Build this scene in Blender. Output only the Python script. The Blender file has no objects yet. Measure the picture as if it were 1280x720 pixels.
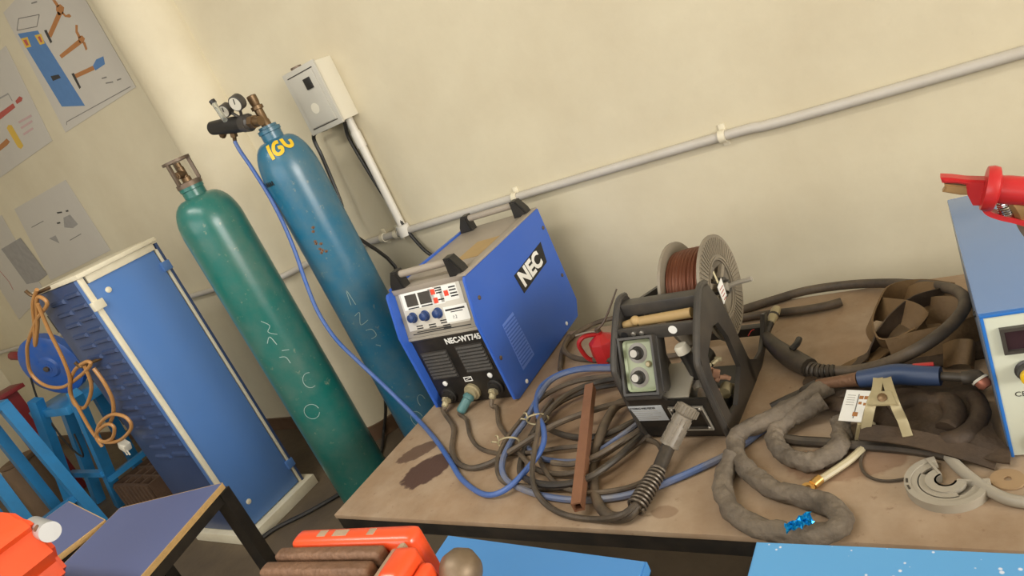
import bpy, bmesh, math, random
from mathutils import Vector, Matrix, Euler, noise
random.seed(7)
PI=math.pi
S=bpy.context.scene
COL=S.collection

# ---------------------------------------------------------------- camera, light, exposure
cam_data=bpy.data.cameras.new('camera'); cam=bpy.data.objects.new('camera',cam_data); COL.objects.link(cam)
cam_data.sensor_width=36.0; cam_data.lens=870.7/1280*36.0; cam_data.clip_start=.02
RC=((0.791205, 0.158708, 0.590599), (0.463756, 0.473832, -0.748608), (-0.398655, 0.866196, 0.301296))
cam.matrix_world=Matrix.Translation((0,-2.25,1.55)) @ Matrix(RC).to_4x4()
S.camera=cam; cam.location=(0,-2.25,1.55)
S.view_settings.view_transform='Standard'; S.view_settings.look='None'
S.view_settings.gamma=1; S.view_settings.use_curve_mapping=False
S.view_settings.exposure=-0.11
W=bpy.data.worlds.new('world'); S.world=W; W.use_nodes=True
W.node_tree.nodes['Background'].inputs[0].default_value=(.85,.92,1,1)
W.node_tree.nodes['Background'].inputs[1].default_value=.35
def area(name,loc,target,sx,sy,power,col):
    l=bpy.data.lights.new(name,'AREA'); l.shape='RECTANGLE'; l.size=sx; l.size_y=sy; l.energy=power; l.color=col
    o=bpy.data.objects.new(name,l); COL.objects.link(o); o.location=loc
    o.rotation_euler=(Vector(target)-Vector(loc)).to_track_quat('-Z','Y').to_euler(); return o
area('window_light_right',(6.3,-3.3,2.2),(-1.0,-.6,.7),3.6,2.0,520,(1,.97,.92))
area('window_light_front',(-1.9,-5.1,2.3),(-2.2,0,1.2),5.0,1.7,98,(1,.985,.95))
area('ceiling_fill_light',(-2.0,-2.4,3.25),(-2.0,-2.4,0),2.4,.4,60,(1,.97,.9))  # added overhead fill that lifts upward faces; no ceiling lamp is known here

# ---------------------------------------------------------------- materials
def lin(c):
    c=c/255.0
    return c/12.92 if c<=.04045 else ((c+.055)/1.055)**2.4
def rgb(c): return (lin(c[0]),lin(c[1]),lin(c[2]),1)
MATS={}
def mat(name,c,rough=.5,metal=0,var=.12,scale=6,bump=0,bscale=60,dust=None,dustamt=.35,dscale=9,scratch=None,scr_amt=.12,spec=.5,detail=5,stretch=None,coat=0):
    m=bpy.data.materials.new(name); m.use_nodes=True; MATS[name]=m
    nt=m.node_tree; n=nt.nodes; L=nt.links; b=n['Principled BSDF']
    b.inputs['Roughness'].default_value=rough; b.inputs['Metallic'].default_value=metal
    b.inputs['Specular IOR Level'].default_value=spec
    if coat: b.inputs['Coat Weight'].default_value=coat; b.inputs['Coat Roughness'].default_value=.15
    tc=n.new('ShaderNodeTexCoord'); src=tc.outputs['Object']
    if stretch:
        mp=n.new('ShaderNodeMapping'); mp.inputs['Scale'].default_value=stretch; L.new(src,mp.inputs[0]); vsrc=mp.outputs[0]
    else: vsrc=src
    nz=n.new('ShaderNodeTexNoise'); nz.inputs['Scale'].default_value=scale; nz.inputs['Detail'].default_value=detail; L.new(vsrc,nz.inputs['Vector'])
    mx=n.new('ShaderNodeMix'); mx.data_type='RGBA'
    base=rgb(c); mx.inputs[6].default_value=[x*(1-var) for x in base[:3]]+[1]; mx.inputs[7].default_value=[min(1,x*(1+var)) for x in base[:3]]+[1]
    L.new(nz.outputs[0],mx.inputs[0]); out=mx.outputs[2]
    def overlay(out,color,sc,lo,hi,amt,st=None):
        z=n.new('ShaderNodeTexNoise'); z.inputs['Scale'].default_value=sc; z.inputs['Detail'].default_value=8; z.inputs['Roughness'].default_value=.65
        if st:
            mp2=n.new('ShaderNodeMapping'); mp2.inputs['Scale'].default_value=st; L.new(src,mp2.inputs[0]); L.new(mp2.outputs[0],z.inputs['Vector'])
        else: L.new(src,z.inputs['Vector'])
        r=n.new('ShaderNodeMapRange'); r.inputs[1].default_value=lo; r.inputs[2].default_value=hi; r.inputs[3].default_value=0; r.inputs[4].default_value=amt
        L.new(z.outputs[0],r.inputs[0]); q=n.new('ShaderNodeMix'); q.data_type='RGBA'
        L.new(r.outputs[0],q.inputs[0]); L.new(out,q.inputs[6]); q.inputs[7].default_value=rgb(color); return q.outputs[2]
    if dust: out=overlay(out,dust,dscale,.38,.68,dustamt)
    if scratch: out=overlay(out,scratch,38,.62,.70,scr_amt*5,)
    L.new(out,b.inputs['Base Color'])
    if bump:
        bz=n.new('ShaderNodeTexNoise'); bz.inputs['Scale'].default_value=bscale; bz.inputs['Detail'].default_value=4; L.new(vsrc,bz.inputs['Vector'])
        bp=n.new('ShaderNodeBump'); bp.inputs['Strength'].default_value=bump; bp.inputs['Distance'].default_value=.01; L.new(bz.outputs[0],bp.inputs['Height']); L.new(bp.outputs[0],b.inputs['Normal'])
    return m
DUST=(150,130,105)
m_wall=mat('cream_wall_paint',(207,197,170),.6,var=.05,scale=1.3,bump=.12,bscale=25,dust=(180,165,136),dustamt=.4,dscale=1.7,scratch=(160,145,118),scr_amt=.012)
m_ceil=mat('white_ceiling_paint',(225,222,212),.8,var=.03)
m_floor=mat('worn_cement_floor',(98,84,66),.6,var=.25,scale=3,bump=.2,bscale=30,dust=(70,60,48),dustamt=.6,dscale=4)
m_skirt=mat('brown_skirting_paint',(92,68,48),.5,var=.2,dust=(120,100,80),dustamt=.3)
m_teal=mat('teal_enamel',(22,98,90),.28,var=.16,scale=4,dust=(104,116,104),dustamt=.38,dscale=7,scratch=(150,150,125),scr_amt=.10)
m_blue_cyl=mat('petrol_blue_enamel',(28,98,128),.28,var=.16,scale=4,dust=(104,118,116),dustamt=.45,dscale=6,scratch=(150,150,130),scr_amt=.10)
m_brass=mat('dull_brass',(120,96,68),.42,.7,var=.3,scale=30,dust=(90,75,60),dustamt=.5)
m_rust=mat('rusty_grey_steel',(110,98,86),.5,.6,var=.3,scale=25,dust=(105,80,60),dustamt=.5,dscale=30)
m_steel=mat('dull_steel',(165,160,150),.35,.8,var=.15,scale=20)
m_chrome=mat('bright_chrome',(215,215,215),.15,1,var=.05)
m_blackpl=mat('black_plastic',(30,29,28),.45,var=.2,scale=15,dust=(110,98,82),dustamt=.12)
m_blackmet=mat('black_painted_steel',(24,23,22),.4,var=.3,scale=10,dust=(95,82,66),dustamt=.22)
m_charcoal=mat('charcoal_powder_coat',(54,52,50),.38,var=.15,scale=12,dust=(112,101,86),dustamt=.22)
m_hose=mat('dusty_black_rubber',(66,57,47),.6,var=.25,scale=9,dust=(128,110,88),dustamt=.65,dscale=7)
m_hose2=mat('greasy_black_rubber',(46,41,36),.5,var=.25,scale=9,dust=(105,92,75),dustamt=.55,dscale=9)
m_bhose=mat('dusty_blue_hose',(84,106,152),.45,var=.15,scale=8,dust=(126,120,112),dustamt=.85,dscale=8)
m_bhose_clean=mat('blue_rubber_hose',(56,92,160),.42,var=.15,scale=8,dust=(112,120,138),dustamt=.4,dscale=5)
m_wblue=mat('cobalt_blue_sheet_metal',(50,94,186),.36,var=.06,scale=5,dust=(72,104,176),dustamt=.25,dscale=5)
m_grey=mat('warm_grey_plastic',(150,143,130),.5,var=.08,scale=8)
m_greytop=mat('grey_dusty_lid',(150,140,128),.5,var=.08,scale=6,dust=(178,165,145),dustamt=.35,dscale=5)
m_panelw=mat('off_white_panel',(205,200,188),.4,var=.04)
m_disp=mat('smoky_display',(74,70,66),.25,var=.15,scale=60)
m_red=mat('red_plastic',(182,36,38),.34,var=.1)
m_redlab=mat('red_button_print',(225,75,50),.4,var=.05)
m_knobblue=mat('dark_blue_knob',(35,60,110),.35,var=.2,scale=20)
m_white=mat('white_print',(235,234,228),.45,var=.03)
m_blackprint=mat('black_print',(28,27,27),.5,var=.05)
m_cabblue=mat('royal_blue_enamel',(82,122,182),.30,var=.06,scale=3,dust=(92,124,172),dustamt=.3,dscale=4)
m_cabnavy=mat('navy_enamel',(48,66,102),.38,var=.1,scale=3,dust=(70,88,125),dustamt=.25,dscale=3)
m_cream=mat('cream_enamel',(222,214,190),.42,var=.05,dust=(180,165,135),dustamt=.3,dscale=10)
m_amber=mat('amber_brown_cable',(176,128,76),.4,var=.15,scale=12)
m_stand=mat('sky_blue_painted_steel',(42,128,184),.4,var=.15,scale=6,dust=(50,90,120),dustamt=.35,dscale=8)
m_guard=mat('cobalt_painted_guard',(35,88,170),.4,var=.15,scale=8,dust=(110,110,110),dustamt=.4,dscale=6)
m_clay=mat('dark_brown_clay',(84,62,45),.8,var=.25,scale=15,bump=.4,bscale=80)
m_deskpl=mat('slate_blue_laminate',(88,98,140),.42,var=.04,scale=3,bump=.03,bscale=400)
m_ply=mat('raw_chipboard_edge',(196,160,104),.7,var=.2,scale=60,bump=.3,bscale=200)
m_sky=mat('sky_blue_board',(70,132,194),.4,var=.03,scale=3)
m_orange=mat('orange_red_enamel',(226,78,36),.3,var=.08,scale=10,dust=(190,90,50),dustamt=.3,dscale=14,coat=.2)
m_jaw=mat('rust_brown_jaw_steel',(112,82,60),.55,.3,var=.3,scale=30,bump=.3,bscale=90,dust=(140,105,80),dustamt=.5,dscale=20)
m_worn=mat('worn_pale_metal',(175,150,125),.5,.3,var=.3,scale=40)
m_knobv=mat('grimy_tan_steel',(128,110,88),.5,.4,var=.3,scale=30,dust=(90,72,56),dustamt=.5,dscale=25)
m_copper=mat('copper_wire',(108,62,42),.42,.45,var=.25,scale=20,dust=(110,70,50),dustamt=.4)
m_rod=mat('rusty_brown_square_tube',(140,98,72),.5,.25,var=.2,scale=14,dust=(110,72,52),dustamt=.4,dscale=10)
m_spool=mat('dusty_grey_spool_plastic',(128,119,104),.55,var=.15,scale=14,dust=(150,138,118),dustamt=.4)
m_mint=mat('pale_mint_panel',(160,170,142),.45,var=.1,scale=12,dust=(150,140,115),dustamt=.35)
m_label=mat('silver_label',(178,182,184),.4,var=.05)
m_tan=mat('tan_paper_tube',(170,142,95),.6,var=.12,scale=14)
m_leather=mat('tan_leather',(102,78,48),.7,var=.2,scale=8,bump=.25,bscale=70,dust=(140,112,74),dustamt=.3)
m_dkleather=mat('dark_brown_leather',(56,43,31),.7,var=.25,scale=8,bump=.3,bscale=60,dust=(104,82,58),dustamt=.35)
m_sleeve=mat('grey_canvas_sleeve',(98,88,76),.8,var=.3,scale=12,bump=1.0,bscale=32,dust=(140,126,108),dustamt=.5,dscale=18)
m_torchblue=mat('navy_blue_grip',(44,66,104),.45,var=.15,scale=10,dust=(90,90,90),dustamt=.25)
m_clampcream=mat('khaki_cast_metal',(176,164,130),.45,.3,var=.12,scale=14,dust=(130,115,85),dustamt=.3)
m_clear=mat('yellowed_clear_cable',(184,172,140),.35,var=.15,scale=20)
m_lug=mat('gold_brass_lug',(200,160,95),.3,.8,var=.1)
m_foil=mat('turquoise_foil',(20,150,215),.2,.55,var=.3,scale=50)
m_greypl=mat('light_grey_plastic',(165,157,142),.5,var=.08,scale=10,dust=(140,128,108),dustamt=.3)
m_teal_plug=mat('grey_teal_connector',(82,122,122),.45,var=.12,scale=14)
m_conn=mat('grey_ribbed_plastic',(122,113,100),.45,var=.2,scale=14,dust=(150,138,115),dustamt=.3)
m_spring=mat('dull_spring_steel',(108,98,86),.4,.5,var=.2)
m_pipe=mat('grey_white_conduit',(188,182,172),.45,var=.05,dust=(160,148,125),dustamt=.25,dscale=9)
m_pipew=mat('white_conduit',(212,207,196),.4,var=.04)
m_box=mat('grey_metal_enclosure',(186,182,170),.42,var=.04)
m_boxl=mat('pale_enclosure_side',(214,208,190),.45,var=.04)
m_paper=mat('off_white_paper',(192,186,174),.8,var=.05,scale=4,dust=(175,168,158),dustamt=.35,dscale=4)
m_pgrey=mat('pencil_grey',(150,146,140),.9,var=.2,scale=20)
m_pline=mat('pencil_line',(120,116,110),.9,var=.2)
m_pblue=mat('poster_blue',(84,122,168),.8,var=.1,scale=30)
m_pbrown=mat('poster_brown',(168,114,66),.8,var=.1,scale=30)
m_pblack=mat('poster_black',(58,56,54),.8)
m_pred=mat('poster_red',(172,84,72),.8,var=.1)
m_pyel=mat('poster_yellow',(206,170,72),.8,var=.1)
m_tape=mat('yellowed_tape',(206,196,160),.5,var=.04)
m_yellow=mat('yellow_brush_paint',(214,176,36),.5,var=.1,scale=60)
m_chalk=mat('white_chalk',(150,172,165),.9,var=.2,scale=50)
m_macw=mat('ivory_front_panel',(205,208,190),.42,var=.04)
m_macblue=mat('steel_blue_glossy_lid',(108,138,184),.22,var=.05,coat=.3)
m_macedge=mat('grey_blue_sheet',(112,124,142),.4,var=.08)
m_macrim=mat('bright_blue_bezel',(40,110,190),.4,var=.06)
m_knoby=mat('yellow_knob_cap',(225,185,30),.4)
m_gunbrass=mat('tan_brass_jaw',(165,130,85),.45,.4,var=.2,scale=40)
m_glass=mat('clear_gauge_glass',(225,228,222),.1,var=.02); m_glass.node_tree.nodes['Principled BSDF'].inputs['Transmission Weight'].default_value=.85
m_spind=mat('brushed_spindle_steel',(196,196,194),.4,.45,var=.06)
m_dial=mat('cream_gauge_dial',(205,200,185),.4,var=.05)
m_debris=mat('pinkish_brown_debris',(150,112,88),.7,var=.3,scale=40)
m_motor=mat('bare_aluminium_tray',(172,165,150),.35,.5,var=.12,scale=10)
m_washer=mat('brown_fibre_disc',(160,132,98),.7,var=.12)
m_wood=mat('weathered_wood',(120,98,76),.8,var=.2,scale=10,stretch=(1,6,1))
m_ripred=mat('dark_red_paint',(120,30,34),.5)
# table sheet: brown, dusty, with two dark oil stains
def make_table_mat():
    m=mat('dusty_brown_table_sheet',(146,120,93),.6,var=.25,scale=9,bump=.08,bscale=120,dust=(184,164,140),dustamt=.75,dscale=3.2,scratch=(112,80,54),scr_amt=.09)
    nt=m.node_tree;n=nt.nodes;L=nt.links;b=n['Principled BSDF']
    prev=b.inputs['Base Color'].links[0].from_socket
    tc=n.new('ShaderNodeTexCoord')
    wob=n.new('ShaderNodeTexNoise'); wob.inputs['Scale'].default_value=40; L.new(tc.outputs['Object'],wob.inputs['Vector'])
    def stain(prev,loc,ang,sx,sy,col,amt):
        mp=n.new('ShaderNodeMapping'); mp.vector_type='TEXTURE'; mp.inputs['Location'].default_value=(loc[0]+1.755,loc[1]+1.262,0); mp.inputs['Rotation'].default_value=(0,0,ang); mp.inputs['Scale'].default_value=(sx,sy,10)
        L.new(tc.outputs['Object'],mp.inputs[0])
        ln=n.new('ShaderNodeVectorMath'); ln.operation='LENGTH'; L.new(mp.outputs[0],ln.inputs[0])
        ad=n.new('ShaderNodeMath'); ad.operation='MULTIPLY_ADD'; L.new(wob.outputs[0],ad.inputs[0]); ad.inputs[1].default_value=.5; L.new(ln.outputs['Value'],ad.inputs[2])
        r=n.new('ShaderNodeMapRange'); r.inputs[1].default_value=1.18; r.inputs[2].default_value=1.30; r.inputs[3].default_value=amt; r.inputs[4].default_value=0; L.new(ad.outputs[0],r.inputs[0])
        q=n.new('ShaderNodeMix'); q.data_type='RGBA'; L.new(r.outputs[0],q.inputs[0]); L.new(prev,q.inputs[6]); q.inputs[7].default_value=rgb(col); return q.outputs[2]
    prev=stain(prev,(-1.519,-1.065,0.550),math.radians(50),.084,.068,(72,45,36),.95)
    prev=stain(prev,(-1.629,-0.977,0.550),math.radians(42),.072,.040,(84,58,44),.85)
    prev=stain(prev,(-0.703,-1.204,0.550),0,.03,.02,(120,90,64),.5)
    prev=stain(prev,(-0.351,-1.041,0.550),.2,.12,.06,(118,80,56),.5)
    L.new(prev,b.inputs['Base Color'])
    return m
m_table=make_table_mat()
def make_speckle():
    m=mat('speckled_sky_blue_board',(86,152,204),.4,var=.03,scale=3)
    nt=m.node_tree;n=nt.nodes;L=nt.links;b=n['Principled BSDF']
    prev=b.inputs['Base Color'].links[0].from_socket
    tc=n.new('ShaderNodeTexCoord'); v=n.new('ShaderNodeTexVoronoi'); v.inputs['Scale'].default_value=70; L.new(tc.outputs['Object'],v.inputs['Vector'])
    nz=n.new('ShaderNodeTexNoise'); nz.inputs['Scale'].default_value=30; L.new(tc.outputs['Object'],nz.inputs['Vector'])
    sb=n.new('ShaderNodeMath'); sb.operation='MULTIPLY_ADD'; L.new(nz.outputs[0],sb.inputs[0]); sb.inputs[1].default_value=-.55; L.new(v.outputs['Distance'],sb.inputs[2])
    r=n.new('ShaderNodeMapRange'); r.inputs[1].default_value=-.24; r.inputs[2].default_value=-.16; r.inputs[3].default_value=.85; r.inputs[4].default_value=0; L.new(sb.outputs[0],r.inputs[0])
    q=n.new('ShaderNodeMix'); q.data_type='RGBA'; L.new(r.outputs[0],q.inputs[0]); L.new(prev,q.inputs[6]); q.inputs[7].default_value=rgb((215,215,225)); L.new(q.outputs[2],b.inputs['Base Color'])
    return m
m_speck=make_speckle()

# ---------------------------------------------------------------- mesh helpers
def V(*a): return Vector(a)
def frame(d,up=None):
    d=Vector(d).normalized(); up=Vector(up) if up is not None else Vector((0,0,1))
    if abs(d.dot(up.normalized()))>.97: up=Vector((1,0,0))
    x=up.cross(d).normalized(); y=d.cross(x); return x,y,d
def catmull(pts,n=6,closed=False):
    P=[Vector(p) for p in pts]
    if len(P)<3: return P
    out=[];N=len(P)
    rng=range(N if closed else N-1)
    for i in rng:
        if closed: a,b,c,d=P[(i-1)%N],P[i],P[(i+1)%N],P[(i+2)%N]
        else: a,b,c,d=P[max(i-1,0)],P[i],P[i+1],P[min(i+2,N-1)]
        for k in range(n):
            t=k/n; out.append(.5*((2*b)+(c-a)*t+(2*a-5*b+4*c-d)*t*t+(3*b-a-3*c+d)*t**3))
    if not closed: out.append(P[-1])
    return out
class MB:
    def __init__(s): s.bm=bmesh.new()
    def _add(s,vs,fs,M=None):
        b=[s.bm.verts.new(M@Vector(v) if M else Vector(v)) for v in vs]
        out=[]
        for f in fs:
            try: out.append(s.bm.faces.new([b[i] for i in f]))
            except ValueError: pass
        return b,out
    def box(s,c,size,M=None,bev=0,seg=2,rot=None):
        x,y,z=[v/2 for v in size]
        vs=[(-x,-y,-z),(x,-y,-z),(x,y,-z),(-x,y,-z),(-x,-y,z),(x,-y,z),(x,y,z),(-x,y,z)]
        T=Matrix.Translation(c)
        if rot: T=T@Euler(rot).to_matrix().to_4x4()
        if M: T=M@T
        b,f=s._add(vs,[(0,3,2,1),(4,5,6,7),(0,1,5,4),(1,2,6,5),(2,3,7,6),(3,0,4,7)],T)
        if bev:
            es=list({e for q in f for e in q.edges}); bmesh.ops.bevel(s.bm,geom=es,offset=bev,segments=seg,affect='EDGES',profile=.6)
        return s
    def bb(s,lo,hi,bev=0,M=None,seg=2):
        return s.box([(a+b)/2 for a,b in zip(lo,hi)],[abs(b-a) for a,b in zip(lo,hi)],M,bev,seg)
    def lathe(s,prof,o=(0,0,0),d=(0,0,1),seg=24,up=None,cap=True):
        x,y,z=frame(d,up); o=Vector(o); rings=[]
        for r,h in prof:
            if r<1e-5: rings.append([s.bm.verts.new(o+z*h)])
            else: rings.append([s.bm.verts.new(o+z*h+(x*math.cos(a)+y*math.sin(a))*r) for a in [2*PI*k/seg for k in range(seg)]])
        for A,B in zip(rings,rings[1:]):
            for k in range(seg):
                k2=(k+1)%seg
                if len(A)==1 and len(B)==1: continue
                if len(A)==1: s.bm.faces.new([A[0],B[k2],B[k]][::-1])
                elif len(B)==1: s.bm.faces.new([A[k],A[k2],B[0]])
                else: s.bm.faces.new([A[k],A[k2],B[k2],B[k]])
        if cap:
            if len(rings[0])>1: s.bm.faces.new(rings[0][::-1])
            if len(rings[-1])>1: s.bm.faces.new(rings[-1])
        return s
    def cyl(s,a,b,r,r2=None,seg=16):
        a=Vector(a);b=Vector(b);d=b-a;L=d.length
        return s.lathe([(r,0),(r if r2 is None else r2,L)],a,d,seg)
    def tube(s,pts,r,seg=8,n=6,closed=False,rf=None,smooth=True,cap=True,flat=None):
        P=catmull(pts,n,closed) if smooth else [Vector(p) for p in pts]
        N=len(P); rings=[]; prev=None
        for i,p in enumerate(P):
            if closed: t=P[(i+1)%N]-P[(i-1)%N]
            else: t=P[min(i+1,N-1)]-P[max(i-1,0)]
            if t.length<1e-7: t=Vector((0,0,1))
            t.normalize()
            if prev is None: x,y,_=frame(t)
            else:
                x=prev-t*prev.dot(t)
                if x.length<1e-5: x,y,_=frame(t)
                x.normalize(); y=t.cross(x)
            prev=x
            ring=[]
            for k in range(seg):
                a=2*PI*k/seg; rr=r if rf is None else r*rf(i/(N-1 if N>1 else 1),a,p)
                ring.append(s.bm.verts.new(p+(x*math.cos(a)+y*math.sin(a))*rr))
            rings.append(ring)
        pairs=list(zip(rings,rings[1:]))
        for A,B in pairs:
            for k in range(seg): s.bm.faces.new([A[k],A[(k+1)%seg],B[(k+1)%seg],B[k]])
        if closed:
            A,B=rings[-1],rings[0]
            best=min(range(seg),key=lambda o:(A[0].co-B[o].co).length)
            for k in range(seg): s.bm.faces.new([A[k],A[(k+1)%seg],B[(k+1+best)%seg],B[(k+best)%seg]])
        elif cap: s.bm.faces.new(rings[0][::-1]); s.bm.faces.new(rings[-1])
        return s
    def sqtube(s,a,b,w,up=(0,0,1),w2=None):
        a=Vector(a);b=Vector(b);x,y,d=frame(b-a,up); w2=w2 or w
        vs=[];
        for p in (a,b):
            for i,j in ((-1,-1),(1,-1),(1,1),(-1,1)): vs.append(p+x*i*w/2+y*j*w2/2)
        s._add(vs,[(3,2,1,0),(4,5,6,7),(0,1,5,4),(1,2,6,5),(2,3,7,6),(3,0,4,7)]); return s
    def prism(s,poly,vec,M=None,bev=0):
        vec=Vector(vec); n=len(poly); vs=[Vector(p) for p in poly]+[Vector(p)+vec for p in poly]
        b,f=s._add(vs,[tuple(range(n))[::-1],tuple(range(n,2*n))]+[(i,(i+1)%n,n+(i+1)%n,n+i) for i in range(n)],M)
        bmesh.ops.recalc_face_normals(s.bm,faces=f)
        if bev:
            es=list({e for q in f[:2] for e in q.edges}); bmesh.ops.bevel(s.bm,geom=es,offset=bev,segments=2,affect='EDGES')
        return s
    def frameplate(s,outer,inner,vec,M=None):
        vec=Vector(vec);n=len(outer)
        vs=[Vector(p) for p in outer]+[Vector(p) for p in inner]; vs+= [p+vec for p in vs]
        fs=[]
        for i in range(n):
            j=(i+1)%n
            fs+=[(i,n+i,n+j,j),(2*n+i,2*n+j,3*n+j,3*n+i),(i,j,2*n+j,2*n+i),(n+i,3*n+i,3*n+j,n+j)]
        b,f=s._add(vs,fs,M); bmesh.ops.recalc_face_normals(s.bm,faces=f); return s
    def sphere(s,c,r,seg=14,ring=8,scale=(1,1,1),M=None):
        T=Matrix.Translation(c)@Matrix.Diagonal((*scale,1))
        if M: T=M@T
        bmesh.ops.create_uvsphere(s.bm,u_segments=seg,v_segments=ring,radius=r,matrix=T); return s
    def ribbon(s,pts,width,thick,ups,n=6):
        """flat strap along pts; ups: width direction at each point"""
        P=catmull(pts,n); U=catmull(ups,n); rings=[]
        N=len(P)
        for i,p in enumerate(P):
            t=(P[min(i+1,N-1)]-P[max(i-1,0)]).normalized(); u=U[i]-t*U[i].dot(t); u.normalize(); nn=t.cross(u)
            rings.append([s.bm.verts.new(p+u*a*width/2+nn*b*thick/2) for a,b in ((-1,-1),(0,-1.3),(1,-1),(1,1),(0,.7),(-1,1))])
        for A,B in zip(rings,rings[1:]):
            for k in range(6): s.bm.faces.new([A[k],A[(k+1)%6],B[(k+1)%6],B[k]])
        s.bm.faces.new(rings[0][::-1]); s.bm.faces.new(rings[-1]); return s
    def sheet(s,c00,c10,c11,c01,hf,nu=24,nv=16,thick=.004,wob=0):
        """draped sheet over four corners with a height function"""
        g=[];c=[Vector(q) for q in (c00,c10,c11,c01)]
        for lay in (0,1):
            for j in range(nv+1):
                for i in range(nu+1):
                    a,b=i/nu,j/nv
                    p=c[0]*(1-a)*(1-b)+c[1]*a*(1-b)+c[2]*a*b+c[3]*(1-a)*b
                    if wob:
                        q=noise.noise_vector(Vector((a*4,b*4,3.1)))*wob; p=p+Vector((q.x,q.y,0))
                    h=hf(a,b); p=p+Vector((0,0,h+(thick if lay else 0))); g.append(s.bm.verts.new(p))
        W_=nu+1;off=W_*(nv+1)
        for j in range(nv):
            for i in range(nu):
                q=[j*W_+i,j*W_+i+1,(j+1)*W_+i+1,(j+1)*W_+i]
                s.bm.faces.new([g[k] for k in q[::-1]]); s.bm.faces.new([g[off+k] for k in q])
        bd=[i for i in range(nu)]+[j*W_+nu for j in range(nv)]+[nv*W_+nu-i for i in range(nu)]+[(nv-j)*W_ for j in range(nv)]
        for k in range(len(bd)):
            a,b=bd[k],bd[(k+1)%len(bd)]; s.bm.faces.new([g[a],g[b],g[off+b],g[off+a]])
        return s
    def build(s,name,m,parent=None,sharp=.7,mats=None):
        me=bpy.data.meshes.new(name); s.bm.normal_update(); s.bm.to_mesh(me); s.bm.free()
        me.materials.append(m)
        me.shade_smooth(); me.set_sharp_from_angle(angle=sharp)
        o=bpy.data.objects.new(name,me); COL.objects.link(o)
        if parent: o.parent=parent
        return o
def tag(o,label,cat,group=None):
    o['label']=label; o['category']=cat
    if group: o['group']=group
    return o
def thing(name,label,cat,loc=(0,0,0),rot=0,group=None):
    o=bpy.data.objects.new(name,None); o.empty_display_size=.05; COL.objects.link(o); o.location=loc; o.rotation_euler=(0,0,math.radians(rot)) if not isinstance(rot,tuple) else rot
    return tag(o,label,cat,group)
def struct(o): o['kind']='structure'; return o
def place(name,mesh,parent,loc=(0,0,0),rot=(0,0,0)):
    o=bpy.data.objects.new(name,mesh); COL.objects.link(o); o.parent=parent; o.location=loc; o.rotation_euler=rot; return o
def text(name,s,size,m,parent,M,ext=.0006,shear=0,bold=0,sx=1,spacing=1,align='LEFT'):
    c=bpy.data.curves.new(name,'FONT'); c.body=s; c.size=size; c.extrude=ext; c.shear=shear; c.offset=bold; c.align_x=align; c.space_character=spacing; c.resolution_u=3
    o=bpy.data.objects.new(name,c); COL.objects.link(o)
    dg=bpy.context.evaluated_depsgraph_get(); me=bpy.data.meshes.new_from_object(o.evaluated_get(dg)); bpy.data.objects.remove(o)
    me.transform(M@Matrix.Diagonal((sx,1,1,1))); me.materials.clear(); me.materials.append(m); me.name=name
    q=bpy.data.objects.new(name,me); COL.objects.link(q)
    if parent: q.parent=parent
    return q
def axes(o,x,y):
    """matrix whose local x,y run along x,y at o"""
    x=Vector(x).normalized(); y=Vector(y); y=(y-x*y.dot(x)).normalized(); z=x.cross(y)
    M=Matrix((x,y,z)).transposed().to_4x4(); M.translation=Vector(o); return M

TZ=.55
# ---------------------------------------------------------------- the setting
struct(MB().bb((-7.6,-5.3,-.1),(6.6,.2,0)).build('floor',m_floor))
struct(MB().bb((-7.6,0,0),(6.6,.15,3.4)).build('wall_back',m_wall))
struct(MB().bb((-7.75,-5.3,0),(-7.6,.15,3.4)).build('wall_left',m_wall))
wr=MB(); wr.bb((6.5,-5.3,0),(6.65,.15,1.1)); wr.bb((6.5,-5.3,3.2),(6.65,.15,3.4)); wr.bb((6.5,-5.3,1.1),(6.65,-5.1,3.2)); wr.bb((6.5,-1.4,1.1),(6.65,.15,3.2)); struct(wr.build('wall_right',m_wall))
wf=MB(); wf.bb((-7.75,-5.45,0),(6.65,-5.3,1.2)); wf.bb((-7.75,-5.45,3.1),(6.65,-5.3,3.4)); wf.bb((-7.75,-5.45,1.2),(-3.9,-5.3,3.1)); wf.bb((1.2,-5.45,1.2),(6.65,-5.3,3.1)); struct(wf.build('wall_front',m_wall))
struct(MB().bb((-7.75,-5.45,3.4),(6.65,.15,3.5)).build('ceiling',m_ceil))
for nm,lo,hi,ax in (('window_1',(6.52,-5.1,1.1),(6.58,-1.4,3.2),'y'),('window_2',(-3.9,-5.42,1.2),(1.2,-5.36,3.1),'x')):
    w_=MB(); n_=4
    for k in range(n_+1):
        f_=k/n_
        if ax=='y': y=lo[1]+(hi[1]-lo[1])*f_; w_.bb((lo[0],y-.03,lo[2]),(hi[0],y+.03,hi[2]))
        else: x=lo[0]+(hi[0]-lo[0])*f_; w_.bb((x-.03,lo[1],lo[2]),(x+.03,hi[1],hi[2]))
    for z in (lo[2]+.03,(lo[2]+hi[2])/2,hi[2]-.03): w_.bb((lo[0],lo[1],z-.03),(hi[0],hi[1],z+.03))
    struct(w_.build(nm,m_ceil))
# half round pillar engaged in the back wall
PX,PR=-3.045,.198
struct(MB().lathe([(PR,0),(PR,3.4)],(PX,0,0),(0,0,1),64).build('trim_1',m_wall))
sk=MB()
sk.bb((-7.6,-.014,0),(PX-PR,0,.085)); sk.bb((PX+PR,-.014,0),(6.5,0,.085))
struct(sk.build('baseboard_back',m_skirt))
struct(MB().lathe([(PR+.012,0),(PR+.012,.085),(PR-.01,.087)],(PX,0,0),(0,0,1),48).build('trim_2',m_skirt))

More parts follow.
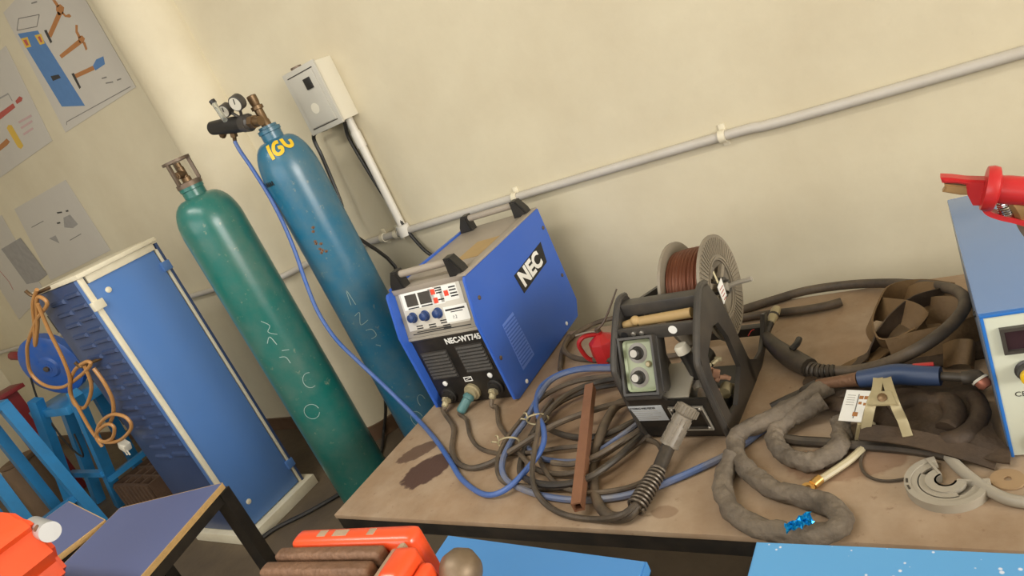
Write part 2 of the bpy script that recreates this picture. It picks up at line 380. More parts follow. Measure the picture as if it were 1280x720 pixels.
# ---------------------------------------------------------------- work table
t=thing('work_table','low brown sheet topped work table with black steel frame along the wall','table',(-1.755,-1.262,0))
MB().bb((0,0,.535),(3.3,.965,.55),.003).build('tabletop',m_table,t)
for a,b in (((0,.004,.492),(3.3,.034,.535)),((0,.931,.492),(3.3,.961,.535)),((.004,.034,.492),(.034,.931,.535)),((3.266,.034,.492),(3.296,.931,.535)),((1.6,.034,.492),(1.63,.931,.535))):
    MB().bb(a,b,.003).build('frame_rail',m_blackmet,t)
for x,y in ((.004,.004),(.004,.921),(3.256,.004),(3.256,.921),(1.6,.921)):
    MB().bb((x,y,0),(x+.04,y+.04,.492),.003).build('leg',m_blackmet,t)

# ---------------------------------------------------------------- gas cylinders
def stroke(mb,pts,w,r_of,th=.0015,own=None):
    """flat painted stroke on a cylinder: pts are (angle_deg, z)"""
    P=catmull([(a,z,0) for a,z in pts],5); L=[];R=[]
    N=len(P)
    for i,p in enumerate(P):
        q0=P[max(i-1,0)];q1=P[min(i+1,N-1)]; rr=r_of(p.y)
        tx=math.radians(q1.x-q0.x)*rr; tz=q1.y-q0.y; l=math.hypot(tx,tz) or 1; nx,nz=-tz/l*w/2,tx/l*w/2
        for lst,sg in ((L,1),(R,-1)):
            z=p.y+nz*sg; a=math.radians(p.x)+nx*sg/rr; q=r_of(z)+th; lst.append(mb.bm.verts.new((q*math.cos(a),q*math.sin(a),z)))
    for i in range(N-1): mb.bm.faces.new([L[i],R[i],R[i+1],L[i+1]])
def chalk(g,pts,w,r_of):
    b=MB(); stroke(b,pts,w,r_of); b.build('chalk_mark',m_chalk,g)
def prof_r(prof):
    def f(z):
        for (r0,z0),(r1,z1) in zip(prof,prof[1:]):
            if z0<=z<=z1 and z1>z0: return r0+(r1-r0)*(z-z0)/(z1-z0)
        return prof[-1][0]
    return f
def cylbody(zs,zn):
    pr=[(.09,0),(.106,.006),(.114,.03),(.116,.06),(.116,zs)]
    for k in range(1,9):
        a=k/8*PI/2; pr.append((.040+.076*math.cos(a)**.85,zs+(zn-zs)*math.sin(a)))
    return pr
# teal
pr1=cylbody(1.405,1.535)
g1=thing('gas_cylinder','tall green teal gas cylinder with open valve guard cage, chalk rings','gas cylinder',(-2.436,-.672,0))
g1.scale=(1.04,1.04,1)
MB().lathe(pr1,seg=48).build('body',m_teal,g1,sharp=.9)
MB().lathe([(.041,1.53),(.041,1.56),(.044,1.562),(.044,1.575),(.038,1.577)],seg=28).build('neck_ring',m_teal,g1)
cg=thing_cage=MB().lathe([(.046,1.575),(.046,1.592),(.036,1.594)],seg=24)
for a in (40,160,280):
    x,y=.043*math.cos(math.radians(a)),.043*math.sin(math.radians(a)); cg.box((x,y,1.635),(.012,.012,.09),rot=(0,0,math.radians(a)),bev=.001)
cg.lathe([(.034,1.672),(.050,1.672),(.050,1.682),(.034,1.682),(.034,1.672)],seg=24,cap=False)
cg.build('valve_guard',m_rust,g1)
MB().lathe([(.017,1.58),(.017,1.61),(.013,1.612),(.013,1.65),(.010,1.652),(.010,1.668)],seg=14).cyl((0,0,1.625),(.012,-.036,1.625),.014,seg=14).cyl((.011,-.034,1.625),(.0125,-.039,1.625),.008,seg=12).build('valve',m_brass,g1)
rr=lambda z:prof_r(pr1)(z)
A0=-52
chalk(g1,[(A0+14*math.cos(a),.60+.032*math.sin(a)) for a in [k*.52 for k in range(12)]],.0022,rr)
chalk(g1,[(A0+26+12*math.cos(a),.72+.032*math.sin(a)) for a in [k*.5+1 for k in range(9)]],.0022,rr)
chalk(g1,[(A0+5,1.02),(A0+14,.99),(A0+6,.97),(A0+18,.945)],.0022,rr); chalk(g1,[(A0-6,.93),(A0+4,.95),(A0+8,.91)],.0025,rr)
chalk(g1,[(A0+10,.88),(A0+22,.87)],.0025,rr); chalk(g1,[(A0,.86),(A0+10,.85),(A0+12,.82)],.0025,rr)
# petrol blue
pr2=cylbody(1.44,1.605)
CZ=lambda z:1.55-(1.55-z)*1.22
g2=thing('gas_cylinder','blue gas cylinder with yellow painted letters, regulator on its valve','gas cylinder',(-2.237,-.379,0))
MB().lathe(pr2,seg=48).build('body',m_blue_cyl,g2,sharp=.9)
MB().lathe([(.041,1.60),(.041,1.632),(.045,1.634),(.045,1.648),(.036,1.65),(.036,1.66)],seg=28).build('neck_ring',m_blue_cyl,g2)
MB().lathe([(.020,1.65),(.020,1.68),(.017,1.685),(.017,1.725),(.024,1.727),(.024,1.74),(.016,1.742),(.019,1.755),(.019,1.78),(.014,1.783)],seg=14).cyl((0,0,1.69),(-.055,-.036,1.69),.016,seg=6).build('valve',m_brass,g2)
r2=prof_r(pr2)
r2f=lambda z:r2(z)
for pts in ([(-66,1.592),(-64.5,1.580),(-63,1.566),(-61,1.550),(-60,1.536)],
            [(-34,1.588),(-42,1.590),(-49,1.584),(-53,1.566),(-50,1.550),(-43,1.546),(-36,1.552),(-34,1.566),(-42,1.568)],
            [(-23,1.594),(-24,1.580),(-23,1.566),(-17,1.556),(-10,1.558),(-6,1.570),(-6,1.580)]):
    yl=MB(); stroke(yl,pts,.013,r2f,.003); yl.build('painted_letter',m_yellow,g2)
ink=MB()
for k in range(5): stroke(ink,[(-112+k*6,1.452),(-110+k*6,1.468),(-108+k*6,1.450)],.004,r2f)
ink.build('stencil_mark',m_blackprint,g2)
B0=-62
chalk(g2,[(B0,CZ(1.02)),(B0+6,CZ(1.07)),(B0+9,CZ(1.015))],.0022,r2f); chalk(g2,[(B0-4,CZ(.98)),(B0+8,CZ(.985)),(B0-2,CZ(.945)),(B0+16,CZ(.95))],.0022,r2f)
chalk(g2,[(B0+2,CZ(.92)),(B0+14,CZ(.915)),(B0+16,CZ(.89)),(B0+4,CZ(.885))],.0022,r2f); chalk(g2,[(B0+6,CZ(.86)),(B0+14,CZ(.85))],.0022,r2f)
chalk(g2,[(B0+12*math.cos(a)+8,CZ(.55+.03*math.sin(a))) for a in [k*.52 for k in range(11)]],.0022,r2f)
chalk(g2,[(B0+34+8*math.cos(a),CZ(.60+.025*math.sin(a))) for a in [k*.6 for k in range(7)]],.0022,r2f)
for k in range(9):
    a=B0+random.uniform(-5,12); z=1.19+random.uniform(-.06,.06); rp=MB(); stroke(rp,[(a,z),(a+2,z+.004),(a+4,z)],.010,r2f,.0012); rp.build('rust_patch',m_jaw,g2)

# regulator on the blue cylinder's valve
rg=thing('gas_regulator','black gas regulator with two dial gauges screwed onto the blue cylinder valve','regulator',(-1.844,-0.765,1.664))
O=Vector((-1.844,-0.765,1.664))
def rel(p): return Vector(p)-O
a,b=rel((-1.863,-0.765,1.673)),rel((-2.017,-0.765,1.705))
d=(b-a).normalized()
MB().lathe([(.014,-.005),(.024,0),(.026,.02),(.026,.07),(.022,(b-a).length)],a,d,20).build('pressure_knob',m_blackpl,rg)
MB().cyl(a-d*.075,a+d*.01,.015,seg=12).cyl(a-d*.05,a-d*.03,.021,seg=6).build('inlet_fitting',m_brass,rg)
MB().cyl(a+d*.004,a-d*.022,.028,seg=20).sphere(a-d*.012,.026).build('regulator_body',m_charcoal,rg)
for (px_,r_) in (((-1.826,-0.780,1.734),.0245),((-1.904,-0.770,1.733),.0205)):
    c=rel(px_); ax=Vector((.1,-.96,-.22)).normalized()
    q=MB().lathe([(r_*.9,-.012),(r_,-.010),(r_,.012),(r_*.9,.013)],c,ax,24).cyl(c,c+(a-c)*.8+V(0,0,.01),.005,seg=8).build('gauge',m_charcoal,rg)
    MB().lathe([(r_*.84,.0132),(r_*.84,.0142)],c,ax,24).build('dial',m_dial,q)
    x_,y_,_=frame(ax); MB().sqtube(c+ax*.0148,c+ax*.0148+(x_*.5+y_)*r_*.62,.002).build('needle',m_blackprint,q)
ft=MB().cyl(rel((-1.924,-0.785,1.765)),rel((-1.857,-0.830,1.702)),.008,seg=14).build('flow_tube',m_glass,rg)
MB().cyl(rel((-1.926,-0.785,1.775)),rel((-1.923,-0.785,1.764)),.010,seg=12).build('tube_cap',m_blackpl,ft)
MB().cyl(rel((-1.927,-0.765,1.677)),rel((-1.952,-0.765,1.635)),.008,.006,12).cyl(rel((-1.935,-0.765,1.669)),rel((-1.941,-0.765,1.652)),.012,seg=6).cyl(rel((-1.976,-0.765,1.679)),rel((-1.993,-0.765,1.670)),.011,seg=8).build('hose_barb',m_brass,rg)

rg.scale=(1.219,)*3; rg.location=Vector((0,-2.25,1.55))+(O-Vector((0,-2.25,1.55)))*1.219
# gas hose: regulator to the bundle on the table
hp=[(-2.372,-0.445,1.657),(-2.358,-0.455,1.613),(-2.326,-0.470,1.534),(-2.291,-0.490,1.417),(-2.271,-0.510,1.306),(-2.260,-0.535,1.189),(-2.251,-0.570,1.062),(-2.220,-0.610,0.948),(-2.138,-0.660,0.846),(-2.026,-0.705,0.760),(-1.902,-0.750,0.665)]+[(-1.754,-0.815,0.570),(-1.577,-0.933,0.560),(-1.438,-1.039,0.560),(-1.336,-1.118,0.560),(-1.220,-1.175,0.562),(-1.151,-1.165,0.570),(-1.108,-1.100,0.585),(-1.085,-1.038,0.605),(-1.119,-0.965,0.610),(-1.209,-0.852,0.600),(-1.257,-0.734,0.595),(-1.226,-0.657,0.590),(-1.137,-0.627,0.585),(-1.023,-0.634,0.580),(-0.956,-0.633,0.580)]
tag(MB().tube(hp,.0078,10,6).build('gas_hose',m_bhose_clean),'blue rubber gas hose hanging from the regulator down onto the brown table','hose')

# ---------------------------------------------------------------- wall box, conduits, cables
bx=thing('switch_box','grey metal switch box on the wall above the blue cylinder','electrical box',(-2.32,0,1.56))
MB().bb((0,-.10,0),(.19,0,.255),.003).build('enclosure',m_boxl,bx)
pn=MB().bb((-.006,-.112,-.006),(.196,-.10,.261),.003).build('front_cover',m_box,bx)
dr=MB().bb((.022,-.116,.02),(.172,-.112,.235),.002).build('access_door',m_box,pn)
MB().bb((.018,-.1135,.236),(.176,-.112,.240)).bb((.018,-.1135,.014),(.176,-.112,.018)).build('door_groove',m_charcoal,pn)
MB().bb((.108,-.122,.17),(.142,-.116,.212),.002).build('breaker_window',m_blackpl,dr) if False else MB().bb((.103,-.122,.165),(.142,-.112,.210),.002).build('breaker_window',m_blackpl,pn)
MB().lathe([(.022,0),(.022,.001)],(.09,-.116,.09),(0,-1,0),20).build('round_sticker',m_boxl,pn)
MB().cyl((.03,-.05,.255),(.03,-.05,.275),.024,seg=14).build('cable_gland',m_rust,bx)

c1=thing('vertical_conduit','white vertical conduit pipe running down from the switch box','conduit',(-2.175,-.025,0))
MB().cyl((0,0,1.035),(0,0,1.565),.018,seg=16).build('pipe',m_pipew,c1)
MB().cyl((0,0,1.43),(0,0,1.50),.0215,seg=16).build('coupling',m_pipew,c1)
MB().lathe([(.030,1.005),(.030,1.055),(.02,1.057)],seg=16).build('tee_socket',m_pipew,c1)
c2=thing('wall_conduit','long grey horizontal conduit pipe clipped to the back wall, passing around pillar','conduit',(0,0,0))
arc=[(PX+(PR+.02)*math.cos(x),-(PR+.02)*math.sin(x),1.015) for x in [math.radians(v) for v in range(170,9,-20)]]
pts=[(-7.5,-.02,1.005),(-5.5,-.02,1.008),(PX-PR-.12,-.02,1.012),(PX-PR-.05,-.03,1.013)]+arc+[(PX+PR+.05,-.03,1.018),(PX+PR+.12,-.022,1.02),(-2.3,-.02,1.022),(-1.5,-.02,1.027),(-.7,-.02,1.026),(.2,-.02,1.013),(6.4,-.02,1.01)]
MB().tube(pts,.0165,12,6).build('pipe',m_pipe,c2)
for x,z in ((-2.32,1.021),(-2.23,1.021),(-1.552,1.027),(-.712,1.026),(.9,1.01),(-4.6,1.009)):
    MB().lathe([(.0172,-.011),(.0215,-.011),(.0215,.011),(.0172,.011)],(x,-.02,z),(1,0,0),16,cap=False).bb((x-.011,-.004,z-.036),(x+.011,0,z+.036),.001).build('clip',m_cream,c2)
tag(MB().tube([(-2.179,-0.050,1.551),(-2.218,-0.030,1.488),(-2.208,-0.030,1.361),(-2.187,-0.030,1.203),(-2.160,-0.030,1.047),(-2.118,-0.030,0.929),(-2.087,-0.030,0.882),(-2.072,-0.020,0.821),(-2.020,-0.030,0.706),(-1.969,-0.060,0.548)],.0085,8).build('supply_cable',m_blackpl),'black supply cable slanting from the switch box down behind the blue welder','cable')
tag(MB().tube([(-2.285,-.06,1.56)]+[(-2.388,-0.050,1.554),(-2.401,-0.050,1.463),(-2.411,-0.050,1.376),(-2.417,-0.060,1.255),(-2.423,-0.080,1.103)]+[(-2.26,-.10,.85)]+[(-2.621,-0.130,0.505),(-2.677,-0.130,0.342),(-2.770,-0.130,0.174),(-2.876,-0.130,0.034)]+[(-2.793,-0.263,0.010),(-2.706,-0.406,0.010),(-2.714,-0.493,0.010)],.0085,8).build('supply_cable',m_blackpl),'black cable dropping from the switch box behind the blue cylinder to the floor','cable')
tag(MB().tube([(-3.060,-0.922,0.012),(-3.023,-0.833,0.012),(-2.901,-0.721,0.012),(-2.793,-0.592,0.012),(-2.739,-0.496,0.012),(-2.714,-0.330,0.012)],.011,8).build('floor_cable',m_blackpl),'black cable lying on the floor between the blue cabinet and work table','cable')

# ---------------------------------------------------------------- blue louvred cabinet
cb=thing('louvred_cabinet','tall blue louvred cabinet with cream trim standing by the left wall','cabinet',(-3.11,-.905,0))
CW,CD,CH=.47,.36,1.44
MB().bb((-CW,.005,.03),(-.02,CD,CH-.012)).build('carcass',m_cabnavy,cb)
MB().bb((-CW-.012,-.012,CH-.012),(.012,CD+.01,CH+.008),.003).build('top_panel',m_cream,cb)
fp=MB().bb((-CW,-.006,.06),(-.055,.005,CH-.014),.002).build('louvre_panel',m_cabnavy,cb)
MB().bb((-.055,-.006,.06),(-.016,.006,CH-.014),.002).build('corner_post',m_cabblue,cb)
lv=MB().prism([(-.045,0,.010),(.045,0,.010),(.045,0,-.010),(-.045,0,-.010)],(0,-.0001,0))
lv=MB(); lv._add([(-.068,0,.014),(.068,0,.014),(.062,-.010,.008),(-.062,-.010,.008),(-.068,0,-.010),(.068,0,-.010),(.062,-.010,-.004),(-.062,-.010,-.004)],[(0,3,2,1),(3,7,6,2),(0,4,7,3),(1,2,6,5),(4,5,6,7)])
lvm=None
for r_ in range(16):
    for cx in (-.130,-.295):
        z=1.372-r_*.0565-(0 if cx>-.25 else .012)
        if lvm is None:
            o=lv.build('louvre',m_cabnavy,fp,sharp=.3); lvm=o.data; o.location=(cx,-.006,z)
        else: place('louvre',lvm,fp,(cx,-.006,z))
dp=MB().bb((-.02,.012,.06),(-.004,CD-.02,CH-.045),.002).build('side_door',m_cabblue,cb)
fr=MB(); fr.bb((-.012,-.010,.05),(.003,.012,CH-.012),.002); fr.build('edge_strip',m_cream,cb)
MB().bb((-.016,.022,CH-.045),(.002,CD-.01,CH-.012),.002).build('top_rail',m_cream,cb)
MB().bb((-.016,CD-.014,.05),(.002,CD-.002,CH-.045),.001).build('rear_strip',m_cream,cb)
MB().bb((-.016,CD-.004,.05),(.006,CD+.008,CH-.02),.001).build('rear_lip',m_cabnavy,cb)
MB().bb((-CW,-.035,0),(.045,CD+.045,.055),.004).build('plinth',m_cream,cb)
for z in (1.30,.19):
    MB().bb((-.012,-.022,z-.02),(.012,.03,z+.02),.003).build('latch',m_cream,cb)
for z in (1.335,.17):
    MB().lathe([(.013,0),(.013,.004),(.009,.006)],(-.004,.075,z),(1,0,0),14).build('screw_cap',m_cream,cb)
for z in (1.31,.17):
    MB().bb((-.012,CD-.03,z-.022),(.010,CD+.012,z+.022),.002).build('hinge',m_cabblue,cb)
for z in (1.28,1.0,.75):
    MB().bb((-CW-.03,.0,z-.045),(-CW,.05,z+.045),.003).build('hanging_bracket',m_blackmet,cb)

# amber cord hung on the cabinet side
cord=[(-3.383,-0.960,1.456),(-3.508,-0.960,1.405),(-3.625,-0.960,1.319),(-3.769,-0.960,1.221),(-3.595,-0.960,1.314),(-3.447,-0.960,1.415),(-3.390,-0.960,1.418),(-3.385,-0.960,1.381),(-3.575,-0.960,1.333),(-3.793,-0.960,1.255),(-3.900,-0.960,1.201),(-4.024,-0.960,1.097),(-3.977,-0.960,1.015),(-3.797,-0.960,0.985),(-3.542,-0.960,1.024),(-3.373,-0.960,1.067),(-3.389,-0.960,1.086),(-3.544,-0.960,1.060),(-3.692,-0.960,0.994),(-3.795,-0.960,0.894),(-3.736,-0.960,0.856),(-3.603,-0.960,0.903),(-3.489,-0.960,0.975),(-3.434,-0.960,1.066)]
cord2=[(-3.424,-0.975,1.400),(-3.494,-0.975,1.266),(-3.544,-0.975,1.136),(-3.611,-0.975,1.033),(-3.718,-0.975,0.951),(-3.743,-0.975,0.868),(-3.776,-0.975,0.750),(-3.771,-0.975,0.685),(-3.708,-0.975,0.659),(-3.552,-0.975,0.667),(-3.364,-0.975,0.729),(-3.342,-0.975,0.786),(-3.447,-0.975,0.811),(-3.619,-0.975,0.775),(-3.749,-0.975,0.709),(-3.745,-0.975,0.665),(-3.621,-0.975,0.680),(-3.524,-0.975,0.737),(-3.559,-0.975,0.762),(-3.688,-0.975,0.735),(-3.776,-0.975,0.696),(-3.782,-0.975,0.636)]
cc=thing('extension_cord','amber brown power cord looped on hooks at the side of louvred cabinet','power cord',(0,0,0))
MB().tube(cord,.0085,8).build('cord_loop',m_amber,cc); MB().tube(cord2,.0085,8).build('cord_tail',m_amber,cc)
pl=Vector((-3.614,-0.950,0.616))
MB().tube([(-3.391,-0.950,1.045),(-3.387,-0.950,0.967),(-3.416,-0.950,0.881),(-3.491,-0.950,0.809),(-3.593,-0.950,0.754)],.009,8).build('cord_end',m_amber,cc)
MB().box(pl,(.05,.04,.045),bev=.008,rot=(0,.6,0)).box(pl+V(-.012,-.01,-.034),(.008,.005,.03)).box(pl+V(.014,-.01,-.034),(.008,.005,.03)).build('plug',m_boxl,cc)
hk=MB()
for q in ((-3.448,-0.940,1.441),(-3.457,-0.940,1.068)):
    q=Vector(q); hk.tube([q+V(.12,.05,0),q+V(.03,0,0),q+V(-.01,-.02,0),q+V(-.015,-.03,.03)],.008,8)
hk.build('hook',m_brass,cc)

# ---------------------------------------------------------------- saw and steel stands at the far left
def leg(t,a,b,w=.055): MB().sqtube(a,b,w).build('leg',m_stand,t)
sw=thing('cut_off_saw','blue cut off saw with round blade guard on a sky blue stand','saw',(-4.8,-.62,0))
sO=Vector((-4.8,-.62,0))
gc=Vector((-4.706,-0.620,0.996))-sO
gd=MB().lathe([(.19,-.03),(.20,-.028),(.20,.02),(.185,.028),(.07,.032),(.06,.045),(.03,.047),(.03,.05)],gc,(.35,-.9,-.1),32).build('blade_guard',m_guard,sw)
MB().lathe([(.018,.05),(.018,.062),(.01,.064)],gc,(.35,-.9,-.1),6).build('arbor_nut',m_rust,gd)
MB().lathe([(.11,-.02),(.12,.0),(.12,.024),(.10,.034)],gc+V(-.13,-.02,-.02),(.2,-.9,0),24).build('motor_housing',m_rust,sw)
MB().tube([gc+V(-.15,0,.02),gc+V(-.28,-.02,.10),gc+V(-.40,-.02,.12)],.028,8).build('handle',m_ripred,sw)
MB().box(gc+V(-.02,0,-.24),(.55,.34,.05),bev=.006).build('saw_base',m_stand,sw)
zt=gc.z-.265
for a_,b_ in (((-4.794,-0.780,0.856),(-5.104,-0.891,0.000)),((-5.121,-0.550,0.733),(-5.183,-0.710,0.000)),((-4.182,-0.800,0.865),(-4.833,-0.728,0.000)),((-4.860,-0.450,0.771),(-5.090,-0.431,0.000))): leg(sw,Vector(a_)-sO,Vector(b_)-sO,.06)
MB().sqtube((-.26,-.16,.3),(.2,-.16,.3),.035).build('cross_rail',m_stand,sw); MB().sqtube((.2,-.16,.25),(.2,.15,.25),.035).build('cross_rail',m_stand,sw)
MB().tube([gc+V(-.12,-.1,-.02),gc+V(-.14,-.14,-.2),gc+V(-.1,-.16,-.45),gc+V(.06,-.18,-.55),gc+V(.1,-.16,-.4)],.006,6).build('trailing_cord',m_blackpl,sw)
s2=thing('steel_stand','sky blue steel stand at the left edge, nearer than the saw','stand',(-4.9,-1.05,0))
zt=.93
MB().box((-.1,0,zt),(.5,.3,.04),bev=.005).build('stand_top',m_stand,s2)
for x0,y0,x1,y1 in ((-.3,-.12,-.34,-.14),(.12,-.12,.2,-.16),(-.3,.12,-.34,.14),(.12,.12,.2,.14)): leg(s2,(x0,y0,zt),(x1,y1,0),.06)
MB().sqtube((-.33,-.14,.25),(.17,-.15,.25),.04).build('cross_rail',m_stand,s2); MB().sqtube((.17,-.15,.25),(.17,.14,.25),.04).build('cross_rail',m_stand,s2)
s3=thing('steel_stand','sky blue steel stand behind the saw, half hidden by the louvred cabinet','stand',(-4.35,-.30,0))
MB().box((0,0,.80),(.4,.26,.04),bev=.005).build('stand_top',m_stand,s3)
for x0,y0 in ((-.16,-.1),(.16,-.1),(-.16,.1),(.16,.1)): leg(s3,(x0,y0,.8),(x0*1.5,y0*1.3,0))
MB().sqtube((-.22,-.12,.22),(.22,-.12,.22),.035).build('cross_rail',m_stand,s3)
s4=thing('red_machine_post','dark red steel post standing behind the leftmost blue stand','post',(-5.75,-.62,0))
MB().sqtube((0,0,0),(0,0,.85),.12).build('post',m_ripred,s4); MB().bb((-.12,-.1,.85),(.12,.1,.88),.004).build('top_plate',m_ripred,s4)

# hollow clay block on the floor behind the desk
hb=thing('hollow_block','dark brown hollow clay block with open cells on the floor beside cabinet','block',(-4.41,-.637,0),0)
hx,hy,hz=.43,.245,.2
f_=MB()
for i in range(5): x=-hx/2+i*hx/4; f_.bb((x-.009,-hy/2,0),(x+.009,hy/2,hz))
for j in range(4): y=-hy/2+j*hy/3; f_.bb((-hx/2,y-.009,0),(hx/2,y+.009,hz-.001))
f_.build('cell_wall',m_clay,hb)
for i in range(9): MB().bb((-hx/2+i*hx/8.3,-hy/2-.018,0),(-hx/2+i*hx/8.3+.02,-hy/2-.008,hz-.01)).build('rib',m_clay,hb)
MB().bb((-hx/2,-hy/2,0),(hx/2,hy/2,.02)).build('block_base',m_clay,hb)
lb=thing('wooden_stump','rough brown wooden stump top just behind the small slate blue desk','stump',(-5.612,-0.826,0.000),30)
MB().lathe([(.12,0),(.12,.42),(.11,.44)],seg=9).build('stump',m_wood,lb)
MB().box((.02,.0,.455),(.20,.17,.03),bev=.006).build('wood_cap',m_wood,lb)
pk=thing('timber_offcut','pale sawn timber offcut resting on the stand at left edge','timber',(-5.06,-1.30,.272),25)
MB().bb((-.2,-.05,0),(.12,.05,.035),.003).build('offcut',m_ply,pk)

# ---------------------------------------------------------------- slate blue desks (lower left)
def desk(name,label,poly,z,mtop,legs):
    t=thing(name,label,'desk',(poly[0][0],poly[0][1],0))
    o=Vector((poly[0][0],poly[0][1],0)); P=[Vector((p[0],p[1],z))-o for p in poly]
    MB().prism([p-V(0,0,.018) for p in P],(0,0,.018)).build('top',mtop,t)
    c=sum(P,Vector())/len(P)
    e=MB(); n=len(P)
    for i in range(n):
        a,b=P[i],P[(i+1)%n]; e.prism([a+V(0,0,-.0185),b+V(0,0,-.0185),b+V(0,0,-.0005),a+V(0,0,-.0005)],((a+b)/2-c).normalized()*.003)
    e.build('edge_band',m_ply,t)
    for i in range(n):
        a,b=[p*.94+c*.06+V(0,0,-.036) for p in (P[i],P[(i+1)%n])]
        MB().sqtube(a,b,.03).build('frame_rail',m_blackmet,t)
    for i in legs:
        p=P[i]*.94+c*.06; p.z=0; MB().sqtube(p,p+V(0,0,z-.02),.042,up=(P[1]-P[0])).build('leg',m_blackmet,t)
    return t
d1=desk('slate_desk','larger slate blue desk top with raw chipboard edge at the lower left',[(-2.043,-1.355,0.750),(-2.479,-1.479,0.750),(-2.372,-1.785,.75),(-1.905,-1.785,.75)],.75,m_deskpl,(0,1,2,3))
d2=desk('slate_desk','smaller slate blue desk behind the orange vise at the left edge',[(-2.485,-1.533,0.750),(-2.925,-1.463,0.750),(-2.945,-1.80,.75),(-2.51,-1.80,.75)],.75,m_deskpl,(0,1,2,3))

# sky blue boards along the bottom edge
def board(label,poly,z,m,rot=0):
    t=thing('board_desk',label,'desk',(poly[0][0],poly[0][1],0)); o=Vector((poly[0][0],poly[0][1],0)); P=[Vector((p[0],p[1],z))-o for p in poly]
    MB().prism([p-V(0,0,.025) for p in P],(0,0,.025),bev=.003).build('top',m,t)
    c=sum(P,Vector())/len(P)
    for p in P:
        q=p*.9+c*.1; q.z=0; MB().sqtube(q,q+V(0,0,z-.025),.03).build('leg',m_blackmet,t)
board('plain sky blue desk top at the bottom centre below the table edge',[(-1.008,-1.496,0.750),(-0.558,-1.522,0.750),(-.545,-1.68,.75),(-1.0,-1.68,.75)],.75,m_sky)
board('sky blue desk top flecked with white specks at the lower right',[(-0.393,-1.467,0.750),(.5,-1.452,.75),(.5,-1.68,.75),(-.392,-1.68,.75)],.75,m_speck)

# ---------------------------------------------------------------- bench vises
wb=thing('vise_bench','low wooden bench under the orange vise with rusty jaws','bench',(-.98,-2.12,.028))
MB().bb((-.08,0,.60),(.40,.40,.64),.004).build('bench_top',m_wood,wb)
for x,y in ((-.06,.02),(.34,.02),(-.06,.34),(.34,.34)): MB().bb((x,y,-.028),(x+.05,y+.05,.60)).build('leg',m_wood,wb)
vz=thing('bench_vise','worn orange bench vise with long rusty brown jaws at bottom centre','vise',(-.853,-1.792,.668),6)
MB().lathe([(.085,0),(.085,.03),(.055,.05),(.05,.16)],(0,.01,0),seg=20).build('swivel_base',m_orange,vz)
bd=MB().bb((-.150,.030,.17),(.105,.066,.337),.014,seg=3).build('fixed_body',m_orange,vz)
for x,w in ((-.085,.018),(-.045,.03),(.02,.014)): MB().bb((x-w/2,.043,.3366),(x+w/2,.056,.3376),.0004).build('worn_patch',m_worn,bd)
MB().bb((-.165,.006,.27),(.06,.029,.334),.008,seg=3).build('jaw',m_jaw,vz)
MB().bb((-.178,-.022,.262),(.055,.004,.330),.009,seg=3).build('jaw',m_jaw,vz)
MB().bb((-.178,-.075,.16),(.06,-.024,.322),.012,seg=3).build('sliding_jaw_body',m_jaw,vz)
MB().bb((.062,-.06,.18),(.085,.035,.322),.008,seg=3).bb((.088,-.03,.22),(.10,.03,.335),.006).build('jaw_cheek',m_worn,vz)
MB().bb((.086,-.04,.17),(.128,.022,.338),.013,seg=3).bb((.128,-.05,.17),(.15,.012,.318),.01,seg=3).build('side_lug',m_orange,vz)
MB().lathe([(.012,.0),(.024,.006),(.031,.022),(.028,.04),(.016,.052),(.0,.056)],(.148,.02,.285),(1,.15,.0),18).build('spindle_knob',m_knobv,vz)
MB().cyl((.10,.0,.25),(.17,.0,.25),.012,seg=12).build('spindle',m_rust,vz)
wl=thing('vise_pedestal','black pedestal under the bright orange vise with chrome spindle end','pedestal',(-2.155,-1.955,0))
MB().lathe([(.16,0),(.16,.02),(.06,.04),(.06,.72),(.11,.73),(.11,.75)],seg=20).build('column',m_blackmet,wl)
v2=thing('bench_vise','bright orange vise with chrome spindle end at the left edge','vise',(-2.155,-1.955,.75),0)
MB().lathe([(.1,0),(.1,.03),(.06,.05),(.06,.12)],seg=20).build('swivel_base',m_orange,v2)
MB().prism([(-.25,-.10,.12),(.15,-.10,.10),(.205,-.10,.13),(.20,-.10,.165),(.235,-.10,.20),(.205,-.10,.262),(.215,-.10,.275),(.195,-.10,.292),(.16,-.10,.296),(.13,-.10,.312),(-.25,-.10,.312)],(0,.25,0),bev=.012).build('fixed_body',m_orange,v2)
MB().bb((-.25,-.12,.27),(.06,.06,.325),.022,seg=3).build('jaw_block',m_orange,v2)
MB().prism([(.06,-.12,.10),(.19,-.12,.10),(.20,-.12,.15),(.12,-.12,.20)],(0,.06,0),bev=.012).build('side_web',m_orange,v2)
sp=MB().cyl((.12,.165,.245),(.262,.150,.250),.0235,seg=24).build('spindle_end',m_spind,v2)
MB().lathe([(.008,0),(.008,.002)],(.235,.140,.269),(.05,-.55,.83),12).build('handle_hole',m_jaw,sp)
MB().lathe([(.014,0),(.014,.006),(.009,.009)],(.05,-.102,.2),(0,-1,0),12).build('bolt_head',m_chrome,v2)

